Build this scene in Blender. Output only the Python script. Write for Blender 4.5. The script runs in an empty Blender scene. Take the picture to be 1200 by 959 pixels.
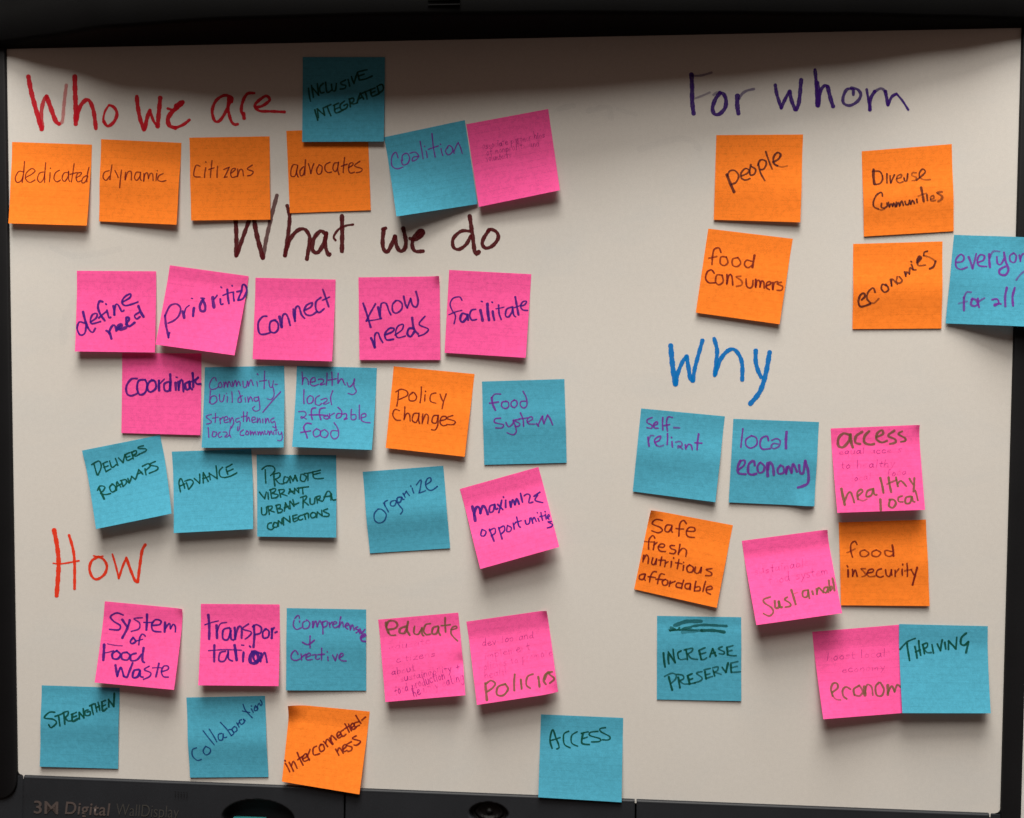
import bpy, bmesh, math, random
from mathutils import Vector, Matrix, Euler

S = bpy.context.scene
COL = S.collection
rnd = random.Random(7)

# ------------------------------------------------------------------ camera, light, exposure
F_PX = 1100.0                       # focal length in photo pixels (photo 1200 x 959)
ZC = 1.45                           # height of the board's centre above the floor
BW, BH = 0.925, 0.6977              # writing surface
cam_d = bpy.data.cameras.new('camera')
cam = bpy.data.objects.new('camera', cam_d)
COL.objects.link(cam)
cam.location = (0.0833, -0.8626, ZC + 0.0473)
cam.rotation_mode = 'XYZ'
cam.rotation_euler = (1.5304, -0.0057, 0.0749)
cam_d.sensor_width = 36.0
cam_d.lens = F_PX / 1200.0 * 36.0
cam_d.clip_start = 0.01
cam_d.clip_end = 50
S.camera = cam

world = bpy.data.worlds.new('World')
S.world = world
world.use_nodes = True
bg = world.node_tree.nodes['Background']
bg.inputs['Color'].default_value = (1.0, 0.66, 0.52, 1)
bg.inputs['Strength'].default_value = 0.082

def area(name, loc, target, sx, sy, power, col):
    l = bpy.data.lights.new(name, 'AREA')
    l.shape = 'RECTANGLE'; l.size = sx; l.size_y = sy
    l.energy = power; l.color = col
    o = bpy.data.objects.new(name, l); COL.objects.link(o)
    o.location = loc
    d = Vector(target) - Vector(loc)
    o.rotation_euler = d.to_track_quat('-Z', 'Y').to_euler()
    return o

area('ceiling_lamp', (-0.25, -2.7, ZC + 4.3), (0, 0, ZC - 0.4), 2.4, 2.4, 212, (1.0, 0.95, 0.865)).data.shape = 'ELLIPSE'
area('added_steep_lamp', (0.1, -1.0, ZC + 3.9), (0, 0, ZC - 0.6), 2.4, 1.35, 370, (1.0, 0.95, 0.865)).data.shape = 'ELLIPSE'  # added steep lamp, only there to brighten the board gradually from top downward

S.view_settings.view_transform = 'Standard'
S.view_settings.look = 'None'
S.view_settings.gamma = 1
S.view_settings.exposure = 0
S.view_settings.use_curve_mapping = False
S.render.resolution_x = 1024
S.render.resolution_y = 818
S.render.engine = 'CYCLES'
S.cycles.transparent_max_bounces = 24
S.render.filter_size = 1.9

# ------------------------------------------------------------------ where a point of the board plane lies
_M = Euler(cam.rotation_euler, 'XYZ').to_matrix()
_C = Vector(cam.location)
def P(u, v, lift=0.0):
    """point of the plane `lift` metres in front of the board for a measured photo position"""
    d = _M @ Vector(((u - 600.0) / F_PX, -(v - 479.5) / F_PX, -1.0))
    k = (-lift - _C.y) / d.y
    return _C + d * k

# ------------------------------------------------------------------ materials
MATS = {}
def newmat(name):
    m = bpy.data.materials.new(name); m.use_nodes = True
    nt = m.node_tree
    for n in list(nt.nodes): nt.nodes.remove(n)
    return m, nt, nt.nodes, nt.links
def math_node(ns, ls, op, a, b=None, clamp=False):
    n = ns.new('ShaderNodeMath'); n.operation = op; n.use_clamp = clamp
    for i, x in enumerate((a, b)):
        if x is None: continue
        if isinstance(x, (int, float)): n.inputs[i].default_value = x
        else: ls.new(x, n.inputs[i])
    return n.outputs[0]
def noise(ns, ls, vec, scale, detail=2, rough=.5):
    n = ns.new('ShaderNodeTexNoise'); n.inputs['Scale'].default_value = scale
    n.inputs['Detail'].default_value = detail; n.inputs['Roughness'].default_value = rough
    if vec is not None: ls.new(vec, n.inputs['Vector'])
    return n
def maprange(ns, ls, v, a, b, c, d):
    n = ns.new('ShaderNodeMapRange')
    ls.new(v, n.inputs[0])
    for i, x in enumerate((a, b, c, d)): n.inputs[i + 1].default_value = x
    return n.outputs[0]
def mixcol(ns, ls, f, a, b, blend='MIX'):
    n = ns.new('ShaderNodeMix'); n.data_type = 'RGBA'; n.blend_type = blend
    for k, x in ((0, f), (6, a), (7, b)):
        if isinstance(x, (int, float)): n.inputs[k].default_value = x
        elif isinstance(x, tuple): n.inputs[k].default_value = (*x, 1) if len(x) == 3 else x
        else: ls.new(x, n.inputs[k])
    return n.outputs[2]

def paper(name, col, through):
    m, nt, ns, ls = newmat(name)
    out = ns.new('ShaderNodeOutputMaterial')
    uv = ns.new('ShaderNodeUVMap'); uv.uv_map = 'sheet'
    geo = ns.new('ShaderNodeNewGeometry')
    sep = ns.new('ShaderNodeSeparateXYZ'); ls.new(uv.outputs[0], sep.inputs[0])
    # faint printed rules across the sheet, broken and a little wavy
    wav = noise(ns, ls, geo.outputs['Position'], 28, 2)
    w = math_node(ns, ls, 'MULTIPLY', math_node(ns, ls, 'SUBTRACT', wav.outputs[0], .5), .22)
    t = math_node(ns, ls, 'ADD', math_node(ns, ls, 'MULTIPLY', sep.outputs[1], 11.3), w)
    fr = math_node(ns, ls, 'FRACT', t)
    line = math_node(ns, ls, 'ABSOLUTE', math_node(ns, ls, 'SUBTRACT', fr, .5))
    line = maprange(ns, ls, line, .09, .0, 0, 1)
    brk = noise(ns, ls, geo.outputs['Position'], 70, 3)
    line = math_node(ns, ls, 'MULTIPLY', line, maprange(ns, ls, brk.outputs[0], .35, .6, .25, 1))
    # fibres and soft mottling
    g1 = noise(ns, ls, geo.outputs['Position'], 1300, 2, .6)
    g2 = noise(ns, ls, geo.outputs['Position'], 240, 3, .6)
    st = ns.new('ShaderNodeMapping'); st.inputs['Scale'].default_value = (2.2, 90, 1)
    ls.new(uv.outputs[0], st.inputs[0])
    g3 = noise(ns, ls, st.outputs[0], 1.0, 2, .5)
    v = math_node(ns, ls, 'ADD', maprange(ns, ls, g1.outputs[0], .3, .7, .90, 1.10),
                  maprange(ns, ls, g2.outputs[0], .3, .7, -.08, .08))
    v = math_node(ns, ls, 'ADD', v, maprange(ns, ls, g3.outputs[0], .3, .7, -.034, .034))
    v = math_node(ns, ls, 'SUBTRACT', v, math_node(ns, ls, 'MULTIPLY', line, .105))
    hs = ns.new('ShaderNodeVectorMath'); hs.operation = 'SCALE'
    hs.inputs[0].default_value = col; ls.new(v, hs.inputs['Scale'])
    bs = ns.new('ShaderNodeBsdfDiffuse'); ls.new(hs.outputs[0], bs.inputs['Color'])
    tr = ns.new('ShaderNodeBsdfTranslucent'); ls.new(hs.outputs[0], tr.inputs['Color'])
    bump = ns.new('ShaderNodeBump'); bump.inputs['Strength'].default_value = .25
    bump.inputs['Distance'].default_value = .0004
    ls.new(g2.outputs[0], bump.inputs['Height']); ls.new(bump.outputs[0], bs.inputs['Normal'])
    mx = ns.new('ShaderNodeMixShader'); mx.inputs[0].default_value = through
    ls.new(bs.outputs[0], mx.inputs[1]); ls.new(tr.outputs[0], mx.inputs[2])
    ls.new(mx.outputs[0], out.inputs[0])
    return m

def ink(name, col, alpha=.93, streak=.25):
    m, nt, ns, ls = newmat(name)
    out = ns.new('ShaderNodeOutputMaterial')
    bs = ns.new('ShaderNodeBsdfPrincipled')
    bs.inputs['Roughness'].default_value = .55
    bs.inputs['Specular IOR Level'].default_value = .1
    bs.inputs['Base Color'].default_value = (*col, 1)
    uv = ns.new('ShaderNodeUVMap'); uv.uv_map = 'stroke'
    mp = ns.new('ShaderNodeMapping'); mp.inputs['Scale'].default_value = (.10, 2.2, 1)
    ls.new(uv.outputs[0], mp.inputs[0])
    n1 = noise(ns, ls, mp.outputs[0], 1.3, 3, .6)
    att = ns.new('ShaderNodeAttribute'); att.attribute_name = 'ink_amount'
    a = maprange(ns, ls, n1.outputs[0], .35, .62, alpha - streak, alpha)
    a = math_node(ns, ls, 'MULTIPLY', a, att.outputs['Fac'], True)
    ls.new(a, bs.inputs['Alpha'])
    ls.new(bs.outputs[0], out.inputs[0])
    return m

def plastic(name, col, rough=.5, spec=.4, grain=.15):
    m, nt, ns, ls = newmat(name)
    out = ns.new('ShaderNodeOutputMaterial')
    bs = ns.new('ShaderNodeBsdfPrincipled')
    geo = ns.new('ShaderNodeNewGeometry')
    g = noise(ns, ls, geo.outputs['Position'], 1500, 2)
    g2 = noise(ns, ls, geo.outputs['Position'], 22, 3)
    v = math_node(ns, ls, 'ADD', maprange(ns, ls, g.outputs[0], .3, .7, 1 - grain, 1 + grain),
                  maprange(ns, ls, g2.outputs[0], .3, .7, -.1, .1))
    hs = ns.new('ShaderNodeVectorMath'); hs.operation = 'SCALE'
    hs.inputs[0].default_value = col; ls.new(v, hs.inputs['Scale'])
    ls.new(hs.outputs[0], bs.inputs['Base Color'])
    bs.inputs['Roughness'].default_value = rough
    bs.inputs['Specular IOR Level'].default_value = spec
    bump = ns.new('ShaderNodeBump'); bump.inputs['Strength'].default_value = .3
    bump.inputs['Distance'].default_value = .0003
    ls.new(g.outputs[0], bump.inputs['Height']); ls.new(bump.outputs[0], bs.inputs['Normal'])
    ls.new(bs.outputs[0], out.inputs[0])
    return m

def board_mat():
    m, nt, ns, ls = newmat('whiteboard_film')
    out = ns.new('ShaderNodeOutputMaterial')
    bs = ns.new('ShaderNodeBsdfPrincipled')
    geo = ns.new('ShaderNodeNewGeometry')
    g1 = noise(ns, ls, geo.outputs['Position'], 1000, 2, .6)
    g0 = noise(ns, ls, geo.outputs['Position'], 260, 2, .6)
    # ghosts of wiped-off ink: stretched bluish smears
    mp = ns.new('ShaderNodeMapping'); mp.inputs['Scale'].default_value = (5, 1, 11)
    mp.inputs['Rotation'].default_value = (0, .25, 0)
    ls.new(geo.outputs['Position'], mp.inputs[0])
    g2 = noise(ns, ls, mp.outputs[0], 1.6, 5, .62)
    g2.inputs['Distortion'].default_value = .5
    f = maprange(ns, ls, g2.outputs[0], .5, .75, 0, .38)
    col = mixcol(ns, ls, f, (.607, .585, .556), (.53, .54, .54))
    g3 = noise(ns, ls, geo.outputs['Position'], 9, 3, .5)
    f3 = maprange(ns, ls, g3.outputs[0], .35, .65, 0, .6)
    col = mixcol(ns, ls, f3, col, mixcol(ns, ls, 1.0, col, (.98, .965, .95), 'MULTIPLY'))
    v = math_node(ns, ls, 'ADD', maprange(ns, ls, g1.outputs[0], .3, .7, .955, 1.045),
                  maprange(ns, ls, g0.outputs[0], .3, .7, -.022, .022))
    hs = ns.new('ShaderNodeVectorMath'); hs.operation = 'SCALE'
    ls.new(col, hs.inputs[0]); ls.new(v, hs.inputs['Scale'])
    ls.new(hs.outputs[0], bs.inputs['Base Color'])
    bs.inputs['Roughness'].default_value = .62
    bs.inputs['Specular IOR Level'].default_value = .25
    ls.new(bs.outputs[0], out.inputs[0])
    return m

M_BOARD = board_mat()
M_TRAY = plastic('tray_plastic', (.0145, .016, .0195), .55, .22)
M_BLACK = plastic('black_plastic', (.0055, .0055, .0065), .6, .16)
M_HOOD = plastic('hood_plastic', (.0024, .0024, .0027), .7, .06)
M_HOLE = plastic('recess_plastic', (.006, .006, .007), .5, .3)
M_LOGO = plastic('logo_print', (.066, .051, .048), .6, .2)
M_LOGO2 = plastic('thin_logo_print', (.04, .038, .036), .6, .2)
M_TEAL = plastic('teal_plastic', (.02, .16, .17), .5, .3)
M_WALL = plastic('wall_paint', (.82, .81, .79), .8, .2, .02)
PAPER = {
    'orange': paper('orange_paper', (.99, .24, .030), .09),
    'pink': paper('pink_paper', (.98, .115, .385), .14),
    'blue': paper('blue_paper', (.078, .375, .535), .10),
}
INK = {
    'maroon': ink('dark_ballpoint_on_orange', (.17, .012, .014), .92, .3),
    'black': ink('black_felt_pen', (.055, .012, .02), .92, .42),
    'purple': ink('purple_felt_pen', (.17, .028, .33), .9, .3),
    'green': ink('dark_green_pen', (.004, .07, .048), .95, .2),
    'navy': ink('blue_ballpoint', (.01, .045, .20), .88, .3),
    'indigo': ink('indigo_felt_pen', (.045, .012, .21), .95, .25),
    'olive': ink('olive_marker', (.16, .105, .045), .9, .35),
    'faint': ink('faint_ballpoint', (.33, .02, .22), .62, .4),
    'm_red': ink('red_marker', (.56, .007, .02), .97, .25),
    'm_brown': ink('maroon_marker', (.085, .006, .009), .97, .2),
    'm_violet': ink('violet_marker', (.05, .010, .20), .96, .3),
    'm_blue': ink('blue_marker', (.0, .17, .54), .97, .22),
    'm_orange': ink('orange_red_marker', (.80, .04, .010), .97, .22),
    'ghost': ink('wiped_ink_ghost', (.30, .33, .40), .09, .07),
}

# ------------------------------------------------------------------ helpers
def link(name, me, mat=None, parent=None):
    o = bpy.data.objects.new(name, me)
    COL.objects.link(o)
    if mat: me.materials.append(mat)
    if parent: o.parent = parent
    return o
def pydata(name, v, f, mat, parent=None, smooth=False):
    me = bpy.data.meshes.new(name); me.from_pydata([tuple(x) for x in v], [], f); me.update()
    if smooth:
        for p in me.polygons: p.use_smooth = True
    return link(name, me, mat, parent)
def box(bm, x0, x1, y0, y1, z0, z1):
    vs = [bm.verts.new((x, y, z)) for x in (x0, x1) for y in (y0, y1) for z in (z0, z1)]
    for q in ((0, 1, 3, 2), (4, 6, 7, 5), (0, 4, 5, 1), (2, 3, 7, 6), (0, 2, 6, 4), (1, 5, 7, 3)):
        bm.faces.new([vs[i] for i in q])
def bm_obj(name, bm, mat, parent=None, bevel=0, seg=3):
    bmesh.ops.recalc_face_normals(bm, faces=bm.faces)
    if bevel:
        bmesh.ops.bevel(bm, geom=list(bm.edges), offset=bevel, segments=seg, affect='EDGES', profile=.5)
    me = bpy.data.meshes.new(name); bm.to_mesh(me); bm.free()
    for p in me.polygons: p.use_smooth = bool(bevel)
    return link(name, me, mat, parent)

def spline(pts):
    """Catmull-Rom through the points, sampled about once a pixel"""
    if len(pts) == 2:
        (x0, y0), (x1, y1) = pts
        n = max(2, int(math.hypot(x1 - x0, y1 - y0) / 1.6))
        b = rnd.uniform(-.03, .03)                   # a hand never draws a ruler line
        return [(x0 + (x1 - x0) * i / n - (y1 - y0) * b * math.sin(math.pi * i / n),
                 y0 + (y1 - y0) * i / n + (x1 - x0) * b * math.sin(math.pi * i / n)) for i in range(n + 1)]
    out = []
    ext = [pts[0]] + list(pts) + [pts[-1]]
    for i in range(1, len(ext) - 2):
        p0, p1, p2, p3 = ext[i - 1:i + 3]
        n = max(2, int(math.hypot(p2[0] - p1[0], p2[1] - p1[1]) / 1.1))
        for k in range(n):
            t = k / n
            out.append(tuple(.5 * (2 * p1[j] + (p2[j] - p0[j]) * t + (2 * p0[j] - 5 * p1[j] + 4 * p2[j] - p3[j]) * t * t
                             + (3 * p1[j] - p0[j] - 3 * p2[j] + p3[j]) * t ** 3) for j in (0, 1)))
    out.append(pts[-1])
    return out

class Ribbons:
    def __init__(s): s.v = []; s.f = []; s.uv = []; s.d = []; s.k = 0
    def add(s, pts, width, place, density=1.0, nib=0.0):
        p = spline(pts)
        q = [p[0]]
        for a in p[1:]:
            if math.hypot(a[0] - q[-1][0], a[1] - q[-1][1]) > .25: q.append(a)
        if len(q) < 2: q.append((q[0][0] + .6, q[0][1] + .3))
        n = len(q); row = []
        ph = rnd.uniform(0, 9); L = 0
        for i, a in enumerate(q):
            b, c = q[max(0, i - 1)], q[min(n - 1, i + 1)]
            tx, ty = c[0] - b[0], c[1] - b[1]; l = math.hypot(tx, ty) or 1
            tx /= l; ty /= l
            if i: L += math.hypot(a[0] - q[i - 1][0], a[1] - q[i - 1][1])
            w = width * (1 + .10 * math.sin(L * .55 + ph) + .06 * math.sin(L * 1.7 + 2 * ph))
            w *= (1 - nib) + nib * abs(math.sin(math.atan2(ty, tx) - .35)) * 1.15
            row.append((a[0], a[1], tx, ty, w * .5, L))
        a = row[0]; z = row[-1]
        cap = [(a[0] - a[2] * a[4] * k, a[1] - a[3] * a[4] * k, a[2], a[3], a[4] * math.sqrt(max(0, 1 - k * k)) + .02, a[5] - k) for k in (.95, .75, .4)]
        cap2 = [(z[0] + z[2] * z[4] * k, z[1] + z[3] * z[4] * k, z[2], z[3], z[4] * math.sqrt(max(0, 1 - k * k)) + .02, z[5] + k) for k in (.4, .75, .95)]
        row = cap + row + cap2
        base = len(s.v); off = rnd.uniform(0, 500); s.k += 1
        for i, (x, y, tx, ty, w, L) in enumerate(row):
            h = .00010 + s.k * 1.2e-6 + i * 2.5e-7
            s.v.append(place(x - ty * w, y + tx * w, h)); s.v.append(place(x + ty * w, y - tx * w, h))
            s.uv.append((L + off, -1 * w + s.k * 7)); s.uv.append((L + off, w + s.k * 7))
            s.d += [density, density]
            if i:
                j = base + 2 * i
                s.f.append((j - 2, j - 1, j + 1, j))
    def build(s, name, mat, parent, label=None):
        me = bpy.data.meshes.new(name)
        me.from_pydata([tuple(v) for v in s.v], [], s.f); me.update()
        ul = me.uv_layers.new(name='stroke')
        for lp in me.loops: ul.data[lp.index].uv = s.uv[lp.vertex_index]
        at = me.attributes.new('ink_amount', 'FLOAT', 'POINT')
        for i, x in enumerate(s.d): at.data[i].value = x
        o = link(name, me, mat, parent)
        if label: o['label'] = label
        return o

def parse(txt, crop, w0):
    ox, oy, sc = crop
    for st in txt.replace('\n', ' ').split(';'):
        w, a, pts = w0, 1.0, []
        for tok in st.split():
            if tok[0] == 'w': w = float(tok[1:])
            elif tok[0] == 'a': a = float(tok[1:])
            else:
                x, y = tok.split(','); pts.append((ox + float(x) / sc, oy + float(y) / sc))
        if pts: yield pts, w, a

# single-line handwriting letters, for the faint ballpoint lines
GL = {
 'a': (1, '.75,.85 .4,1 .08,.5 .3,0 .7,.4 .78,.95;.78,.95 .78,.2 .95,0'), 'b': (.9, '.1,1.9 .1,.05;.1,.2 .2,.8 .6,.9 .8,.4 .4,0 .1,.15'),
 'c': (.85, '.8,.85 .4,1 .1,.5 .35,0 .85,.15'), 'd': (1, '.75,.8 .4,1 .08,.4 .35,0 .72,.4;.8,1.9 .78,.5 .85,0'),
 'e': (.9, '.12,.5 .6,.6 .75,.85 .45,1.02 .12,.6 .2,.1 .5,0 .9,.2'), 'f': (.75, '.8,1.7 .55,1.9 .35,1.4 .3,0;.05,.95 .7,1'),
 'g': (.95, '.75,.85 .4,1 .1,.5 .35,.1 .75,.5 .78,.9;.78,.95 .75,-.5 .4,-.9 .1,-.6'), 'h': (.9, '.1,1.9 .1,0;.1,.5 .4,.98 .7,.75 .75,0'),
 'i': (.4, '.15,1 .15,0;.17,1.5 .2,1.47'), 'l': (.4, '.15,1.9 .15,0'), 'm': (1.3, '.1,1 .1,0;.1,.6 .35,1 .52,.7 .54,0;.56,.6 .85,1 1.02,.7 1.05,0'),
 'n': (.9, '.1,1 .1,0;.1,.55 .45,1 .7,.7 .75,0'), 'o': (.9, '.5,1 .12,.6 .3,.02 .7,.2 .75,.75 .45,1'),
 'p': (.9, '.1,1 .1,-.9;.1,.7 .5,1 .8,.6 .5,.05 .12,.2'), 'q': (.95, '.75,.85 .4,1 .1,.5 .35,.05 .75,.5;.78,1 .78,-.9'),
 'r': (.7, '.12,1 .12,0;.12,.5 .35,.95 .65,.95'), 's': (.8, '.72,.9 .3,.98 .2,.65 .65,.4 .55,.05 .1,.08'),
 't': (.7, '.35,1.6 .33,.2 .5,0;.05,1 .65,1.02'), 'u': (.95, '.1,1 .15,.1 .5,0 .75,.4 .78,1;.78,1 .85,0'),
 'v': (.85, '.08,1 .4,0;.4,0 .78,1'), 'y': (.85, '.1,1 .42,.2;.8,1 .4,-.3 .1,-.85'), 'z': (.8, '.1,.95 .7,.95;.7,.95 .1,.05;.1,.05 .75,.05'),
 '&': (.9, '.45,1.2 .45,0;.1,.6 .8,.6'), ' ': (.7, ''),
}
def font_strokes(text, x0, y0, x1, y1, xh):
    """strokes of a small written line whose baseline runs from (x0,y0) to (x1,y1)"""
    tot = sum(GL[c][0] + .18 for c in text)
    dx, dy = (x1 - x0) / tot, (y1 - y0) / tot
    L = math.hypot(dx, dy); nx, ny = dy / L, -dx / L
    pos = 0; out = []
    for c in text:
        adv, st = GL[c]
        jy = rnd.uniform(-.12, .12); k = xh * rnd.uniform(.85, 1.12); sl = rnd.uniform(.0, .15)
        for s in st.split(';'):
            pts = []
            for tok in s.split():
                a, b = map(float, tok.split(','))
                a += pos + sl * b + rnd.uniform(-.03, .03); b = (b + jy + rnd.uniform(-.03, .03)) * k
                pts.append((x0 + dx * a + nx * b, y0 + dy * a + ny * b))
            if pts: out.append(pts)
        pos += adv + .18
    return out

# ------------------------------------------------------------------ measured handwriting
# every text is a list of pen strokes "x,y x,y ..." parted by ';' in the units of a measuring
# frame (origin x, origin y, units per photo pixel); wN sets a stroke's width, aN its ink density
HEADINGS = [
 ('red', ['Who', 'we', 'are'], 'm_red', [
  ((25, 80, 7.5), 4.8, "62,75 85,200 130,370 178,535; w4 a.85 185,525 175,400 195,290 222,250; w4.8 222,250 255,340 300,460 330,490; a.5 w3.4 340,485 362,460 375,320 395,150; 470,75 472,200 478,350 478,490; w4.2 485,450 510,350 560,285 600,290 635,380 655,530; w2.2 770,325 735,380 720,450 730,490; w3.4 725,470 760,510 815,470 840,400 815,345 775,325; w4.2 1015,250 1022,330 1045,450 1078,540; w4 1085,535 1105,440 1130,370; w3 1130,370 1160,460 1192,505"),
  ((180, 80, 7.5), 3.2, "w4.4 35,510 45,400 58,262; w3 125,355 165,365 210,350; w6.5 205,335 240,310; w4.6 255,300 200,350 150,400 125,450 140,505 190,525; w3.2 190,525 255,500 315,455; 685,295 685,255 620,240 550,285 515,370 530,450 560,472 600,440 650,350 680,265; 660,260 655,360 680,460 710,495 740,492; w4 795,440 790,400; w3.2 785,410 770,370 785,290 825,225 885,220; 900,345 960,330 1020,280 990,245 930,280 890,330 930,375 1040,380 1150,385")]),
 ('maroon', ['What', 'we', 'do'], 'm_brown', [
  ((265, 225, 7.06), 4.4, "60,170 78,230 85,400 82,528; w4 88,525 120,430 170,290 208,190; w4.8 225,190 250,340 280,460 303,545; w4 a.75 306,545 330,400 380,180 420,30; w4 505,115 525,200 515,330 487,525; w4 487,525 525,400 590,320 650,310 690,370 685,450 668,555; w4.2 825,350 780,325 725,390 715,480 760,500 810,420 830,340; w4 828,345 820,440 845,520 858,515; w4.4 958,200 960,330 958,490; w2.4 905,400 890,370 930,310 990,280 1050,270"),
  ((430, 230, 7.06), 4.2, "132,275 155,265; 140,270 130,360 135,430 160,460 185,440 232,335; 232,335 245,410 275,455 312,435 322,370 300,268; w4 355,350 400,360 440,335 468,305 460,285 430,290 385,350 375,410 400,455 465,455; w7 435,318 450,300; w3.6 848,290 780,290 715,350 715,420 760,440 820,400 858,330; w4.2 850,165 870,300 895,470 925,462; w3.8 1010,280 965,350 955,400 985,430 1040,410 1085,350 1075,300 1030,275 1000,285")]),
 ('violet', ['For', 'whom'], 'm_violet', [
  ((800, 80, 8.57), 4.4, "88,65 95,200 95,330 110,455; a.5 w2.4 90,75 180,75 290,45; a.4 w2.2 120,305 190,280 270,245; a.45 w3 310,268 340,250 380,245; w4 375,250 330,310 300,400 320,460 370,460 425,400 435,320 410,260 375,250; w4.6 550,280 548,370 560,455; a.55 w2.8 565,310 600,255 650,225 715,210; w3.6 930,170 945,260 990,400; w3.4 990,400 1030,310 1070,240; w4 1075,235 1095,330 1130,415; w4 1140,415 1168,340 1190,120"),
  ((930, 75, 8), 4.6, "w3.6 200,55 212,180 220,390; w4.6 222,180 228,390; w3.6 235,390 250,260 290,205 320,215; w4.2 320,215 345,320 370,398; a.9 w3.2 560,290 555,240 500,240 465,310 470,370 530,390 600,350 630,290 600,240 540,225; w2.6 685,240 700,330 715,430; w3.6 715,430 720,330 760,260; a.7 w3 760,260 820,230 860,260; w3.6 860,260 885,385; w3 885,385 920,310 965,280; w2.4 965,280 1020,345 1075,430")]),
 ('blue', ['Why'], 'm_blue', [
  ((770, 390, 8), 4.6, "w5.2 128,122 140,260 158,400 173,480; w4 178,480 195,380 240,270 275,225; w4.4 277,225 295,330 310,420 330,452; w4 338,450 355,330 425,75; w4.2 535,55 562,160 555,280 540,400; w4.2 545,390 590,260 650,180 715,155 770,210 798,300 798,440; w4.4 925,170 925,270 945,350 975,415; w4.8 1055,185 1020,380 965,550 875,665")]),
 ('orange-red', ['How'], 'm_orange', [
  ((50, 610, 8.57), 2.8, "w4.5 115,100 145,260 160,450 140,755; w3 265,150 305,290 320,430 320,685; w1.9 105,430 190,435 365,405; w1.7 510,355 560,365 605,358; 545,370 490,410 470,490 500,570 550,590 620,540 645,460 610,390 560,365; w2.2 700,340 730,440 765,580; w2.4 765,580 800,470 840,375; w3 840,375 880,490 925,600 950,620; w3 955,615 980,420 1000,300 1030,245")]),
]
GHOSTS = "a.8 w7 655,128 672,124; a.8 w7 690,130 712,126 716,138; a.7 w6 724,128 745,134; w9 a.5 232,520 215,560 218,590; w10 a.4 90,350 78,372 74,400; w8 a.4 130,118 150,122; w8 a.5 60,290 90,300 140,292; w8 a.5 750,175 800,162 820,175"
ON = 'maroon'
N1 = 'orange sticky note reading '
N2 = 'pink sticky note reading '
N3 = 'blue sticky note reading '
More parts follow.
